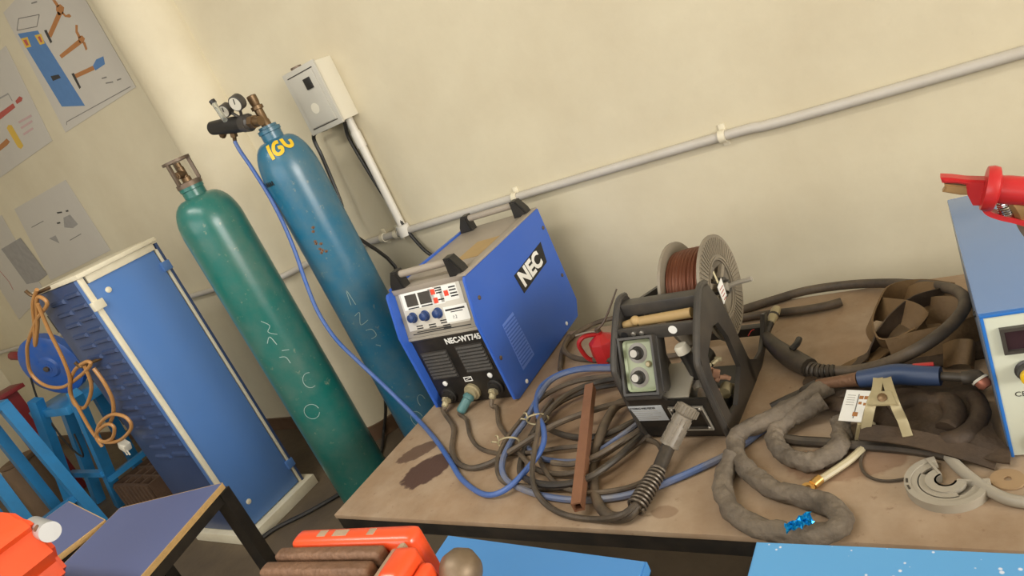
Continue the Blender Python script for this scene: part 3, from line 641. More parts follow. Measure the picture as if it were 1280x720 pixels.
# ---------------------------------------------------------------- welding power source
wm=thing('welding_machine','blue welding power source with control panel and side lettering on the table','welder',(-1.712,-.752,TZ),2)
WW,WH=.345,.445
prof=[(0,.012),(-.006,.30),(.030,.437),(.038,.445),(.575,.452),(.585,.445),(.585,.06),(.545,.006),(.02,.0)]
for nm,x0 in (('side_panel',WW-.012),('side_panel',0)):
    MB().prism([(x0,y,z) for y,z in prof],(.012,0,0),bev=.002).build(nm,m_wblue,wm)
MB().bb((.012,.085,.012),(WW-.012,.57,.425)).build('chassis',m_blackmet,wm)
MB().bb((.010,.058,.428),(WW-.010,.58,.4475),.003).build('lid',m_greytop,wm)
MB().bb((.20,.20,.4475),(.305,.36,.4483)).build('lid_label',m_tan,wm)
MB().bb((.0,.06,.4455),(.014,.575,.4545),.002).build('lid_edge',m_wblue,wm)
MB().bb((WW-.034,.04,.4455),(WW,.58,.4535),.002).build('lid_rim',m_greytop,wm)
_before=set(COL.objects)
# front: lower black panel
lp=MB().bb((.038,.004,.016),(WW+.014,.03,.284),.002).build('lower_panel',m_blackmet,wm)
for gx0,gx1,gz0,gz1 in ((.052,.168,.118,.226),(.208,.322,.126,.232)):
    g=MB().frameplate([(gx0,.004,gz0),(gx1,.004,gz0),(gx1,.004,gz1),(gx0,.004,gz1)],[(gx0+.004,.004,gz0+.004),(gx1-.004,.004,gz0+.004),(gx1-.004,.004,gz1-.004),(gx0+.004,.004,gz1-.004)],(0,-.003,0)).build('air_grille',m_charcoal,wm)
    n=8; sm=None
    for k in range(n):
        z=gz0+.010+(gz1-gz0-.018)*k/(n-1)
        if sm is None:
            b=MB(); w=(gx1-gx0-.008)/2; b._add([(-w,0,.006),(w,0,.006),(w,-.007,-.003),(-w,-.007,-.003),(-w,0,-.005),(w,0,-.005)],[(0,3,2,1),(3,4,5,2),(0,4,3),(1,2,5)])
            o=b.build('slat',m_charcoal,g,sharp=.3); sm=o.data; o.location=((gx0+gx1)/2,.004,z)
        else: place('slat',sm,g,((gx0+gx1)/2,.004,z))
text('machine_lettering','NEC-WT745',.0285,m_white,wm,axes((.180,.0035,.245),(1,0,0),(0,0,1)),bold=.0008,sx=.96)
MB().frameplate([(.18,.003,.095),(.214,.003,.095),(.214,.003,.113),(.18,.003,.113)],[(.183,.003,.098),(.211,.003,.098),(.211,.003,.110),(.183,.003,.110)],(0,.001,0)).sqtube((.187,.0035,.101),(.207,.0035,.108),.002).build('ground_mark',m_white,wm)
for x,z in ((.092,.098),(.292,.108)): MB().lathe([(.0095,0),(.0095,.003),(.006,.005)],(x,.004,z),(0,-1,0),14).build('panel_screw',m_white,wm)
# sockets and plugs
for k,(x,z) in enumerate(((.088,.052),(.193,.056),(.296,.064))):
    s_=MB().lathe([(.030,0),(.030,.010),(.024,.012),(.022,.022),(.015,.023)],(x,.004,z),(0,-1,0),22).build('socket',m_blackpl if k!=1 else m_clampcream,wm)
    if k==1:
        d=Vector((-.45,-.75,-.5)); a=Vector((x,-.016,z))
        MB().lathe([(.014,0),(.019,.006),(.020,.016),(.016,.020),(.016,.062),(.013,.068),(.009,.070)],a,d,18).build('plug',m_teal_plug,wm)
    else:
        d=Vector((-.15,-.8,-.55)) if k==0 else Vector((-.05,-.8,-.6)); a=Vector((x,-.016,z))
        MB().lathe([(.012,0),(.017,.003),(.017,.014),(.012,.016),(.012,.03),(.008,.034)],a,d,10).box(a+Vector((.012,-.018,.004)),(.012,.012,.016),bev=.002).build('plug',m_clampcream,wm)
# front: upper control fascia, leaning back
F0=Vector((.038,-.002,.290)); FX=Vector((1,0,0)); FY=Vector((0,.036,.146)).normalized(); FM=axes(F0,FX,FY)  # local: x right, y up, z out
fw,fh=.300,.170
MB().bb((0,0,-.02),(fw,fh,.0),.003,M=FM).build('control_bezel',m_grey,wm)
MB().bb((0,-.010,-.02),(fw,0,.0015),.002,M=FM).build('bezel_foot',m_grey,wm)
cp=MB().bb((.020,.024,0),(fw-.016,fh-.012,.002),.0008,M=FM).build('control_panel',m_panelw,wm)
def fb(name,u,v,w,h,m,par,d0=.002,d1=.003):
    X0=.020;Y1=fh-.012;UW=fw-.036;VH=fh-.036
    x=X0+u*UW; y=Y1-v*VH
    return MB().bb((x-w/2,y-h/2,d0),(x+w/2,y+h/2,d1),M=FM).build(name,m,par)
fb('display_surround',.30,.24,.142,.058,m_white,cp,.002,.0026)
for u in (.19,.415):
    dsp=fb('display',u,.23,.050,.040,m_disp,cp,.0026,.0045); fb('display_foot',u,.43,.048,.004,m_blackprint,cp,.0026,.0035)
fb('lamp_field',.80,.24,.075,.052,m_white,cp,.002,.0026); fb('lamp_field',.60,.26,.058,.055,m_white,cp,.002,.0026)
for u,v in ((.565,.14),(.575,.36),(.765,.24)): fb('red_button',u,v,.017,.018,m_redlab,cp,.0026,.004)
for u,v,w in ((.655,.07,.028),(.655,.13,.028),(.655,.19,.024),(.66,.36,.026),(.87,.12,.028),(.87,.19,.028),(.875,.27,.03),(.88,.34,.03)): fb('print_line',u,v,w,.0045,m_blackprint,cp,.0026,.0029)
fb('label_plate',.83,.76,.098,.052,m_white,cp,.002,.0027)
fb('print_line',.82,.65,.080,.006,m_blackprint,cp,.0027,.003); fb('print_line',.84,.71,.05,.003,m_blackprint,cp,.0027,.003)
text('panel_lettering','1:2',.016,m_blackprint,cp,FM@Matrix.Translation((.218,.040,.0027)),ext=.0003)
for u,v in ((.13,.66),(.335,.67),(.55,.67)):
    x=.020+u*(fw-.036); y=fh-.012-v*(fh-.036)
    c=FM@Vector((x,y,.002)); k_=MB().lathe([(.0185,0),(.0185,.003),(.015,.004),(.0135,.018),(.011,.020)],c,FM.to_3x3()@Vector((0,0,1)),20).build('knob',m_knobblue,cp)
for u,v,w in ((.19,.93,.028),(.40,.95,.03),(.60,.90,.03),(.62,1.03,.03)):
    for dv in (0,.06): fb('print_line',u,v+dv-.03,w,.004,m_blackprint,cp,.002,.0026)
MB().bb((.03,.010,0),(fw-.02,.013,.0008),M=FM).bb((.05,.016,0),(fw-.10,.019,.0008),M=FM).build('print_line',m_blackprint,wm)
MB().bb((.006,fh-.006,0),(fw-.004,fh-.004,.0008),M=FM).build('bezel_groove',m_blackprint,wm)
MB().bb((.038,.002,.272),(WW+.014,.02,.284),.001).build('bezel_gap_strip',m_charcoal,wm)  # solid charcoal strip standing in for the dark gap under the bezel
for o in set(COL.objects)-_before:
    if o.parent is wm: o.location=(o.location.x-.026,o.location.y+.026,o.location.z-.012)
# side logo on right panel, italic
SX=WW
lo=MB(); q=[(.273,.325),(.510,.342),(.494,.267),(.284,.250)]
lo.prism([(SX,y,z) for y,z in q],(.0012,0,0)); lo.build('logo_plate',m_blackprint,wm)
text('logo_lettering','NEC',.080,m_white,wm,axes((SX+.0013,.300,.2655),(0,1,.07),(0,0,1)),bold=.0035,sx=1.07,shear=-.12)
lg=MB(); 
q0,q1,q2,q3=(.100,.232),(.180,.236),(.190,.062),(.098,.058)
lg.prism([(SX,y,z) for y,z in (q0,q1,q2,q3)],(.0008,0,0))
vp=lg.build('vent_panel',mat('pale_blue_vent',(98,132,214),.4,var=.03),wm)
sm=None
for k in range(14):
    z=.222-k*.0115
    if sm is None:
        o=MB().box((0,0,0),(.003,.078,.004)).build('vent_slot',m_wblue,vp); sm=o.data; o.location=(SX+.001,.142,z)
    else: place('vent_slot',sm,vp,(SX+.001,.142,z))
for y,z in ((.055,.36),(.565,.375),(.555,.18),(.022,.157),(.09,.02),(.45,.03)):
    MB().lathe([(.0075,0),(.0075,.002),(.005,.0035)],(SX,y,z),(1,0,0),12).build('screw',m_rust if z>.03 else m_white,wm)
# handles
for y in (.075,.545):
    for x,sg in ((.050,-1),(WW-.050,1)):
        h=MB().prism([(x-sg*.025,y-.022,.446),(x+sg*.036,y-.022,.446),(x+sg*.030,y-.022,.470),(x+sg*.006,y-.022,.510),(x-sg*.020,y-.022,.510),(x-sg*.022,y-.022,.478)],(0,.044,0),bev=.006).build('handle_bracket',m_blackpl,wm)
    MB().cyl((.045,y,.493),(WW-.045,y,.493),.0125,seg=16).build('handle_bar',m_greytop,wm)
for x in (.04,WW-.04):
    for y in (.06,.40): MB().cyl((x,y,-.0),(x,y,.014),.014,seg=10).build('foot',m_blackpl,wm)

# ---------------------------------------------------------------- wire feeder
wfd=thing('wire_feeder','charcoal wire feeder frame with two knobs beside the wire spool','wire feeder',(-.858,-.952,TZ),-2)
out=[(.0,.0),(-.022,.190),(-.004,.245),(.105,.335),(.155,.335),(.205,.235),(.235,.075),(.24,.0)]
inn=[(.035,.045),(.016,.165),(.030,.212),(.105,.245),(.140,.235),(.165,.18),(.175,.085),(.085,.035)]
for x0 in (.238,.024):
    MB().frameplate([(x0,y,z) for y,z in out],[(x0,y,z) for y,z in inn],(.012,0,0)).build('side_plate',m_charcoal,wfd)
    MB().tube([(x0+.006,y,z) for y,z in out[:5]],.0085,8,5).build('edge_bead',m_charcoal,wfd)
    MB().prism([(x0,.215,.0),(x0,.30,.0),(x0,.38,.020),(x0,.445,.050),(x0,.452,.078),(x0,.430,.086),(x0,.385,.050),(x0,.335,.030),(x0,.285,.034),(x0,.245,.060),(x0,.218,.11)],(.012,0,0),bev=.002).build('rear_foot',m_charcoal,wfd)
MB().bb((.036,.40,.036),(.238,.425,.062),.002).build('rear_rail',m_blackmet,wfd)
MB().bb((.036,.01,.0),(.238,.30,.012),.002).build('base_tray',m_blackmet,wfd)
# front panel: lower black face (leaning forward at the top like the side plates)
MB().prism([(.036,-.001,.012),(.238,-.001,.012),(.238,-.026,.134),(.140,-.026,.134),(.130,-.030,.150),(.036,-.030,.150)],(0,.008,0),bev=.001).build('front_panel',m_blackmet,wfd)
MB().bb((.036,-.034,.143),(.132,-.008,.155),.004).build('panel_lip',m_charcoal,wfd)
fx=axes((.020,-.0015,.012),(1,0,0),(0,-.025,.122))
pb=MB().bb((.008,.058,0),(.098,.110,.001),M=fx).build('rating_label',m_label,wfd)
text('label_lettering','CO2/MAG WIRE FEEDER',.0088,m_blackprint,pb,fx@Matrix.Translation((.011,.099,.0011)),ext=.0002,bold=.0002,sx=.72)
for k,w in enumerate((.07,.075,.05,.07,.06)): MB().bb((.012,.092-k*.007,.001),(.012+w,.0935-k*.007,.0013),M=fx).build('print_line',m_pgrey,pb)
fl=MB().frameplate([(.114,.025,.001),(.200,.025,.001),(.200,.105,.001),(.114,.105,.001)],[(.124,.035,.001),(.190,.035,.001),(.190,.095,.001),(.124,.095,.001)],(0,0,.004),M=fx).build('socket_flange',m_charcoal,wfd)
MB().frameplate([(.114,.025,.001),(.200,.025,.001),(.200,.105,.001),(.114,.105,.001)],[(.117,.028,.001),(.197,.028,.001),(.197,.102,.001),(.117,.102,.001)],(0,0,.0055),M=fx).build('flange_rim',m_grey,fl)
for u,v in ((.122,.097),(.192,.097),(.192,.033)): MB().lathe([(.005,0),(.005,.004),(.003,.006)],fx@Vector((u,v,.003)),fx.to_3x3()@Vector((0,0,1)),10).build('flange_screw',m_steel,fl)
# knob box, recessed and tilted
kx=axes((.044,-.022,.158),(1,0,0),(0,.062,.115))
MB().bb((-.004,-.004,-.045),(.094,.132,-.004),.006,M=kx).build('control_box',m_charcoal,wfd)
kp=MB().bb((.004,.002,-.006),(.082,.126,.0),.012,M=kx,seg=3).build('knob_panel',m_mint,wfd)
MB().frameplate([(-.004,-.006,-.02),(.090,-.006,-.02),(.090,.134,-.02),(-.004,.134,-.02)],[(.002,.0,-.02),(.084,.0,-.02),(.084,.128,-.02),(.002,.128,-.02)],(0,0,.036),M=kx).build('box_rim',m_charcoal,wfd)
zd=kx.to_3x3()@Vector((0,0,1))
for u,v in ((.040,.094),(.036,.036)):
    c=kx@Vector((u,v,0))
    MB().lathe([(.025,0),(.025,.0012),(.0235,.0014),(.0235,.0006),(.021,.0006),(.021,.0012)],c,zd,24).build('knob_scale',m_pgrey,kp)
    MB().lathe([(.0165,.001),(.0165,.004),(.0135,.006),(.0125,.020),(.0105,.022)],c,zd,20).build('knob',m_blackpl,kp)
    MB().lathe([(.0095,.0221),(.0095,.0228)],c,zd,16).build('knob_cap',m_steel,kp)
MB().lathe([(.008,0),(.008,.004),(.005,.008)],kx@Vector((.066,.066,0)),zd,14).build('push_button',m_clampcream,kp)
# cross bars
MB().bb((.036,.10,.300),(.238,.135,.334),.005).build('top_bar',m_charcoal,wfd)
cbm=MB().bb((.036,.045,.262),(.238,.056,.296),.003).build('cross_bar',m_charcoal,wfd)
MB().lathe([(.0095,0),(.0095,.001)],(.054,.045,.280),(0,-1,0),16).build('hole',m_blackprint,cbm)
for x in (.080,.102): MB().lathe([(.006,0),(.006,.004),(.004,.005)],(x,.045,.282),(0,-1,0),12).build('bolt',m_steel,cbm)
MB().lathe([(.0105,0),(.0105,.0015)],(.182,.045,.281),(0,-1,0),18).build('round_sticker',m_white,cbm)
MB().cyl((.085,.085,.292),(.226,.078,.302),.0125,seg=14).build('guide_tube',m_tan,wfd)
MB().cyl((.040,.085,.286),(.080,.085,.294),.011,seg=12).sphere((.075,.082,.297),.013).build('guide_fitting',m_tan,wfd)
# drive mechanism
MB().bb((.118,.0,.012),(.215,.09,.060),.004).build('gear_case',m_motor,wfd)
MB().prism([(.118,-.015,.130),(.190,-.015,.130),(.190,.085,.16),(.118,.085,.16)],(0,0,.006),bev=.001).build('aluminium_tray',m_motor,wfd)
MB().lathe([(.013,0),(.016,.004),(.0155,.070),(.0175,.073),(.0175,.090),(.014,.094)],(.196,.055,.140),(-.12,.0,.70),16).build('tension_lever',m_blackpl,wfd)
MB().lathe([(.0178,.0735),(.0178,.090),(.0142,.0945)],(.196,.055,.140),(-.12,.0,.70),16).build('lever_cap',m_boxl,wfd)
MB().bb((.150,.03,.06),(.185,.075,.13),.003).cyl((.15,.035,.10),(.195,.035,.10),.020,seg=18).cyl((.15,.075,.10),(.195,.075,.10),.020,seg=18).build('drive_roller',m_steel,wfd)
for k in range(14):
    c=(random.uniform(.185,.222),random.uniform(.05,.16),random.uniform(.05,.15)); a=random.uniform(0,3)
    MB().box(c,(random.uniform(.012,.024),random.uniform(.010,.018),random.uniform(.008,.014)),rot=(a,random.random()*3,0),bev=.003).cyl(Vector(c),Vector(c)+V(random.uniform(-.015,.01),random.uniform(-.02,.02),random.uniform(-.01,.02)),.006,seg=8).build('wire_terminal',m_debris if k%3 else m_clampcream,wfd)
MB().cyl((.12,.15,.07),(.12,.26,.075),.036,seg=20).build('drive_motor',m_blackmet,wfd)
MB().cyl((.21,.12,.045),(.21,.15,.045),.016,seg=12).cyl((.20,.16,.03),(.225,.16,.03),.014,seg=12).build('terminal_knob',m_clampcream,wfd)
# spool bracket
MB().prism([(.036,.20,.20),(.036,.33,.24),(.036,.33,.27),(.036,.20,.30)],(.012,0,0)).build('bracket_arm',m_blackmet,wfd)
MB().prism([(.024,.15,.315),(.024,.30,.262),(.024,.30,.24),(.024,.15,.285)],(.014,0,0)).build('brace',m_charcoal,wfd)
hubL=Vector((.20,.285,.255))
MB().cyl((.036,.285,.255),(.240,.285,.255),.011,seg=14).build('spindle',m_grey,wfd)

# ---------------------------------------------------------------- wire spool on the feeder
so=Vector((-.63,-.665,.800)); ws=thing('wire_spool','copper wire spool with dusty grey ribbed flanges mounted on the feeder','wire spool',so,-2)
def flange(x):
    m_=MB().lathe([(.072,-.002),(.072,.002),(.076,.003),(.132,.003),(.138,.004),(.138,-.004),(.132,-.003),(.076,-.003),(.072,-.002)],(x,0,0),(1,0,0),48,cap=False)
    return m_.build('flange',m_spool,ws)
fR=flange(0); fL=flange(-.105)
rm=None
for k in range(64):
    a=k/64*2*PI
    if rm is None:
        o=MB().box((0,0,0),(.003,.0030,.044)).build('rib',m_spool,fR); rm=o.data
    else: o=place('rib',rm,fR)
    o.location=(.004,math.cos(a)*.108,math.sin(a)*.108); o.rotation_euler=(a-PI/2,0,0)
MB().lathe([(.080,.003),(.080,.006),(.076,.006),(.076,.003)],(0,0,0),(1,0,0),40,cap=False).build('hub_ring',m_spool,fR)
MB().lathe([(.074,.0),(.060,-.022),(.028,-.026),(.028,-.10),(.05,-.10),(.05,-.03)],(0,0,0),(1,0,0),32,cap=False).build('hub',m_spool,ws)
for k in range(3):
    a=2*PI*k/3+.5; MB().box((-.006,math.cos(a)*.046,math.sin(a)*.046),(.012,.016,.052),rot=(a-PI/2,0,0),bev=.002).build('spoke',m_spool,ws)
wv=MB(); prof=[]
n=64
for k in range(n+1):
    x=-.101+.097*k/n; prof.append((.113+.0013*(k%2)-.012*max(0,(.35-k/n))**1.0+.0008*math.sin(k*.9),x))
wv.lathe([(.078,-.101)]+prof+[(.078,-.004)],(0,0,0),(1,0,0),64,cap=False); wv.build('wound_wire',m_copper,ws,sharp=1.2)
MB().cyl((-.02,0,0),(.022,0,0),.018,seg=6).cyl((.0,0,0),(.012,0,0),.026,seg=20).build('brake_nut',m_charcoal,ws)
MB().tube([(.018,.0,-.0),(.04,.0,.006),(.075,-.004,.012),(.085,-.005,.014)],.0065,8).build('spindle_lever',m_grey,ws)
tg=MB().prism([(.016,-.058,.030),(.016,-.020,.036),(.016,-.022,-.012),(.016,-.056,-.020)],(.0015,0,0)).build('paper_tag',m_white,ws)
for k in range(4): MB().box((.0182,-.040,.018-k*.010),(.0006,.026-k*.003,.002)).build('print_line',m_pred,tg)
MB().prism([(.014,-.050,.066),(.014,-.042,.068),(.014,-.036,.034),(.014,-.046,.034)],(.001,0,0)).build('tape_strip',m_tape,ws)

# ---------------------------------------------------------------- torch connector, spring and its cable
tc_=thing('torch_connector','grey ribbed torch connector plugged into the feeder with spring and rubber cable','connector',(0,0,0))
a=Vector((-0.673,-0.975,0.662)); b=Vector((-0.730,-1.034,0.595)); c=Vector((-0.737,-1.113,0.582)); d=Vector((-0.757,-1.225,0.574))
ab=(b-a); L_=ab.length
MB().lathe([(.022,0),(.026,.004),(.0265,.022),(.024,.026),(.021,.028),(.021,L_*.55),(.0225,L_*.57),(.0225,L_*.93),(.024,L_*.95),(.024,L_),(.018,L_*1.02)],a,ab,20).build('connector_body',m_conn,tc_)
rbm=MB(); x_,y_,z_=frame(ab)
for k in range(20):
    an=2*PI*k/20; r_=x_*math.cos(an)+y_*math.sin(an); rbm.sqtube(a+r_*.0265+z_*.004,a+r_*.0265+z_*.023,.003)
rbm.build('knurled_ring',m_conn,tc_)
rb2=MB()
for k in range(8):
    an=2*PI*k/8
    r_=x_*math.cos(an)+y_*math.sin(an)
    for j in range(3): rb2.sqtube(a+r_*.0215+z_*(.034+j*.024),a+r_*.0215+z_*(.050+j*.024),.006,up=r_,w2=.003)
rb2.build('grip_pads',m_conn,tc_)
MB().cyl(b-ab.normalized()*.004,c,.0165,.0155,18).build('sleeve',m_hose2,tc_)
cd=(d-c); hel=[]
x_,y_,z_=frame(cd); n=12*11
for k in range(n+1):
    an=k/12*2*PI; hel.append(c+cd*(k/n)+(x_*math.cos(an)+y_*math.sin(an))*(.0175+.002*k/n)-cd.normalized()*.004)
MB().tube(hel,.0034,6,1,smooth=False).build('bend_spring',m_spring,tc_)
MB().tube([c]+[(-0.748,-1.167,0.578),(-0.761,-1.221,0.570),(-0.781,-1.238,0.565),(-0.818,-1.237,0.564),(-0.862,-1.201,0.564),(-0.903,-1.137,0.564),(-0.943,-1.046,0.564),(-0.948,-0.981,0.580),(-0.953,-0.899,0.585),(-0.948,-0.832,0.580),(-0.905,-0.793,0.562),(-0.801,-0.822,0.562)],.0125,10).build('rubber_cable',m_hose,tc_)

# ---------------------------------------------------------------- cables and hoses on the table
def hose(label,pts,r,m,name='cable',seg=8,n=6): return tag(MB().tube(pts,r,seg,n).build(name,m),label,'cable' if name=='cable' else 'hose')
def wl(x,y,z):
    a_=math.radians(2); return (-1.712+x*math.cos(a_)-y*math.sin(a_),-.752+x*math.sin(a_)+y*math.cos(a_),TZ+z)
hose('dusty rubber cable from the left front socket of the welder, bending under the hose',[wl(.0605,-.006,.027),wl(.057,-.019,.019),wl(.056,-.03,.012)]+[(-1.545,-0.872,0.559),(-1.479,-0.974,0.559),(-1.408,-1.042,0.559),(-1.336,-1.067,0.559),(-1.271,-1.050,0.564),(-1.202,-1.010,0.580),(-1.141,-0.973,0.595),(-1.086,-0.930,0.600),(-1.014,-0.889,0.600),(-0.948,-0.845,0.590),(-0.880,-0.796,0.562)],.0085,m_hose)
hose('thin rubber cable from the middle grey teal plug of the welder',[wl(.141,-.034,.014),wl(.134,-.046,.008)]+[(-1.520,-0.830,0.557),(-1.445,-0.916,0.557),(-1.367,-0.976,0.557),(-1.274,-1.004,0.557),(-1.174,-1.004,0.558),(-1.063,-1.003,0.570),(-0.974,-0.985,0.564),(-0.875,-0.962,0.570),(-0.843,-0.902,0.560)],.0065,m_hose)
hose('rubber cable dropping from the right front socket of the welder',[wl(.2685,-.008,.038),wl(.268,-.020,.029),wl(.267,-.030,.016)]+[(-1.426,-0.775,0.558),(-1.363,-0.863,0.558),(-1.282,-0.936,0.558),(-1.193,-1.015,0.562),(-1.113,-1.073,0.562),(-1.046,-1.095,0.562),(-0.968,-1.098,0.570),(-0.922,-1.045,0.570),(-0.854,-0.976,0.580),(-0.809,-0.871,0.560)],.0075,m_hose)
hose('dusty blue hose looping low in front of the coil and running right under feeder front',[(-0.926,-0.697,0.600),(-1.040,-0.674,0.600),(-1.158,-0.664,0.600),(-1.233,-0.698,0.595),(-1.236,-0.795,0.595),(-1.225,-0.895,0.590),(-1.237,-0.974,0.580),(-1.220,-1.064,0.575),(-1.182,-1.117,0.565),(-1.121,-1.146,0.559),(-1.031,-1.173,0.559),(-0.933,-1.184,0.559),(-0.830,-1.173,0.559),(-0.750,-1.140,0.559),(-0.694,-1.103,0.559),(-0.644,-1.065,0.559),(-0.604,-1.031,0.559),(-0.572,-0.993,0.559),(-0.537,-0.940,0.559),(-0.488,-0.895,0.570),(-0.445,-0.867,0.580)],.0085,m_bhose,'hose')
hose('dark rubber cable forming the outermost loop of the coil by the welder',[(-0.928,-0.707,0.585),(-1.052,-0.693,0.585),(-1.159,-0.707,0.585),(-1.237,-0.762,0.580),(-1.254,-0.868,0.580),(-1.263,-0.973,0.575),(-1.241,-1.062,0.568),(-1.196,-1.116,0.559),(-1.124,-1.140,0.559),(-1.022,-1.144,0.559),(-0.948,-1.124,0.562),(-0.894,-1.084,0.570),(-0.854,-1.016,0.570),(-0.819,-0.939,0.562)],.0085,m_hose)
hose('rubber cable curving inside the coil beside the square tube left edge',[(-0.957,-0.713,0.570),(-1.059,-0.724,0.570),(-1.141,-0.759,0.570),(-1.187,-0.822,0.570),(-1.192,-0.920,0.570),(-1.189,-1.002,0.559),(-1.155,-1.085,0.559),(-1.064,-1.148,0.580),(-0.983,-1.156,0.580),(-0.905,-1.142,0.590),(-0.862,-1.088,0.590),(-0.843,-1.008,0.580),(-0.824,-0.918,0.566)],.0085,m_hose2)
hose('thin greasy cable lying nearest the front edge, passing below the square tube end',[(-1.194,-0.787,0.580),(-1.163,-0.901,0.605),(-1.117,-0.999,0.615),(-1.087,-1.083,0.610),(-1.075,-1.127,0.595),(-1.047,-1.174,0.580),(-1.013,-1.199,0.558),(-0.944,-1.231,0.558),(-0.864,-1.242,0.558),(-0.781,-1.250,0.578),(-0.750,-1.202,0.580)],.0075,m_hose)
hose('brown rubber cable arching over the back of the coil beside the welder',[(-1.163,-0.972,0.590),(-1.154,-0.903,0.600),(-1.140,-0.820,0.600),(-1.086,-0.759,0.600),(-1.002,-0.734,0.600),(-0.923,-0.715,0.590)],.0085,m_hose2)
hose('dark cable crossing from the tied bundle to the feeder behind the square tube',[(-1.195,-0.884,0.580),(-1.129,-0.924,0.570),(-1.054,-0.948,0.564),(-0.976,-0.952,0.564),(-0.920,-0.936,0.570),(-0.885,-0.905,0.570),(-0.853,-0.860,0.560)],.0085,m_hose2)
hose('blue cable inside the coil running toward the feeder left side',[(-1.186,-0.983,0.558),(-1.122,-1.026,0.558),(-1.048,-1.043,0.558),(-0.973,-1.043,0.562),(-0.930,-1.002,0.566),(-0.881,-0.965,0.580),(-0.849,-0.887,0.570)],.0075,m_bhose,'hose')
hose('grey brown cable sweeping low between the square tube and the torch spring',[(-1.049,-1.073,0.580),(-0.984,-1.080,0.580),(-0.922,-1.057,0.585),(-0.876,-1.003,0.585),(-0.844,-0.947,0.575)],.0075,m_hose)
hose('dusty cable running under the torch spring alongside the low blue hose',[(-1.149,-1.000,0.570),(-1.027,-1.126,0.568),(-0.913,-1.169,0.570),(-0.822,-1.157,0.568),(-0.771,-1.117,0.562),(-0.747,-1.060,0.560),(-0.787,-0.987,0.562),(-0.845,-0.960,0.560)],.0065,m_hose)
# ties
for i,(q,lab) in enumerate(((((-1.179,-0.902,0.595)),'pale twist tie knotted around hoses nearest the welder right corner'),(((-1.236,-0.991,0.585)),'pale twist tie around the outer hoses of the coil, lower left'))):
    q=Vector(q); tag(MB().tube([q+V(.034*math.cos(a),.012*math.cos(a)*.5,.017*math.sin(a)) for a in [k*PI/4 for k in range(8)]],.0028,6,4,closed=True).tube([q+V(-.034,0,.0),q+V(-.045,-.01,.012),q+V(-.055,-.005,.006)],.0025,6).tube([q+V(-.034,0,.0),q+V(-.04,.012,.014),q+V(-.052,.016,.012)],.0025,6).build('twist_tie',m_clampcream),lab,'tie')
# loop of cable by the oil can
hose('dark cable ring lying around the red oil can at the table back',[(-1.276,-0.582,0.560),(-1.324,-0.465,0.560),(-1.336,-0.379,0.560),(-1.291,-0.304,0.562),(-1.209,-0.265,0.560),(-1.092,-0.280,0.560),(-0.950,-0.340,0.570),(-0.820,-0.426,0.560),(-0.831,-0.563,0.562),(-0.986,-0.570,0.562),(-1.138,-0.549,0.560),(-1.252,-0.514,0.560),(-1.304,-0.477,0.578),(-1.320,-0.393,0.580)],.009,m_hose)
# rusty square tube
rt=Vector((-1.038,-0.797,0.620)); rf=Vector((-0.892,-1.236,0.586))
sq=MB(); x_,y_,z_=frame(rf-rt); w=.0125
o_=[rt+x_*i*w+y_*j*w for i,j in ((-1,-1),(1,-1),(1,1),(-1,1))]; i_=[rt+x_*i*w*.72+y_*j*w*.72 for i,j in ((-1,-1),(1,-1),(1,1),(-1,1))]
sq.frameplate(o_,i_,rf-rt)
tag(sq.build('square_tube',m_rod),'rusty brown square steel tube lying across the coiled hoses','tube')

# oil can
oc=thing('oil_can','small red oil can with long thin spout by the table back edge','oil can',(-1.122,-0.517,0.550),20)
ocl=Vector((-1.122,-0.517,0.550))
b_=MB(); b_.lathe([(.046,0),(.050,.003),(.046,.062),(.044,.066),(.016,.086),(.012,.088),(.012,.096)],seg=8); b_.build('can',m_red,oc,sharp=.4)
def _l(p): 
    a_=math.radians(-20); q=Vector(p)-ocl; return Vector((q.x*math.cos(a_)-q.y*math.sin(a_),q.x*math.sin(a_)+q.y*math.cos(a_),q.z))
tip=_l((-1.033,-0.460,0.757))
MB().cyl((0,0,.094),(.0,.0,.108),.010,seg=12).tube([(0,0,.104),tip*.35+V(0,0,.055),tip],.0032,8,rf=lambda t,a,p:1.5-.7*t).build('spout',m_rust,oc)
MB().tube([(-.010,0,.090),(-.05,-.012,.098),(-.072,-.016,.078),(-.066,-.014,.03),(-.050,-.010,.006)],.0075,8).build('handle',m_red,oc)
MB().tube([(.004,0,.094),(-.03,-.008,.108),(-.070,-.018,.114)],.0035,6).build('trigger',m_steel,oc)

# ---------------------------------------------------------------- right hand side of the table
# black torch with big loop of hose
tr=thing('welding_torch','black welding torch with pale nozzle and thick hose looping right','torch',(0,0,0))
T1=[(-0.597,-0.572,0.580),(-0.546,-0.646,0.580),(-0.479,-0.721,0.580),(-0.464,-0.734,0.580)]
MB().tube([(-0.599,-0.564,0.586),(-0.560,-0.623,0.582),(-0.511,-0.680,0.578),(-0.461,-0.731,0.578)],.024,12,8,rf=lambda t,a,p:.62+.5*math.sin(min(1,t*1.25)*PI/2)-.10*max(0,t-.7)/.3).build('handle',m_hose2,tr)
MB().tube([(-0.505,-0.681,0.605),(-0.493,-0.665,0.610),(-0.493,-0.634,0.605)],.008,8).build('trigger',m_blackpl,tr)
bt=MB(); BP=catmull([Vector(q) for q in [(-0.475,-0.716,0.574),(-0.442,-0.742,0.574),(-0.399,-0.749,0.574)]],9)
for i,p in enumerate(BP):
    if i%2==0 and i<len(BP)-1: bt.lathe([(.021-.007*i/len(BP),-.004),(.023-.007*i/len(BP),0),(.021-.007*i/len(BP),.004)],p,BP[i+1]-p,14)
bt.tube(BP,.0165,10,2,rf=lambda t,a,p:1-.25*t).build('boot',m_hose2,tr)
MB().tube([(-0.597,-0.572,0.580),(-0.595,-0.547,0.590),(-0.588,-0.522,0.600)],.010,10).build('neck',m_hose2,tr)
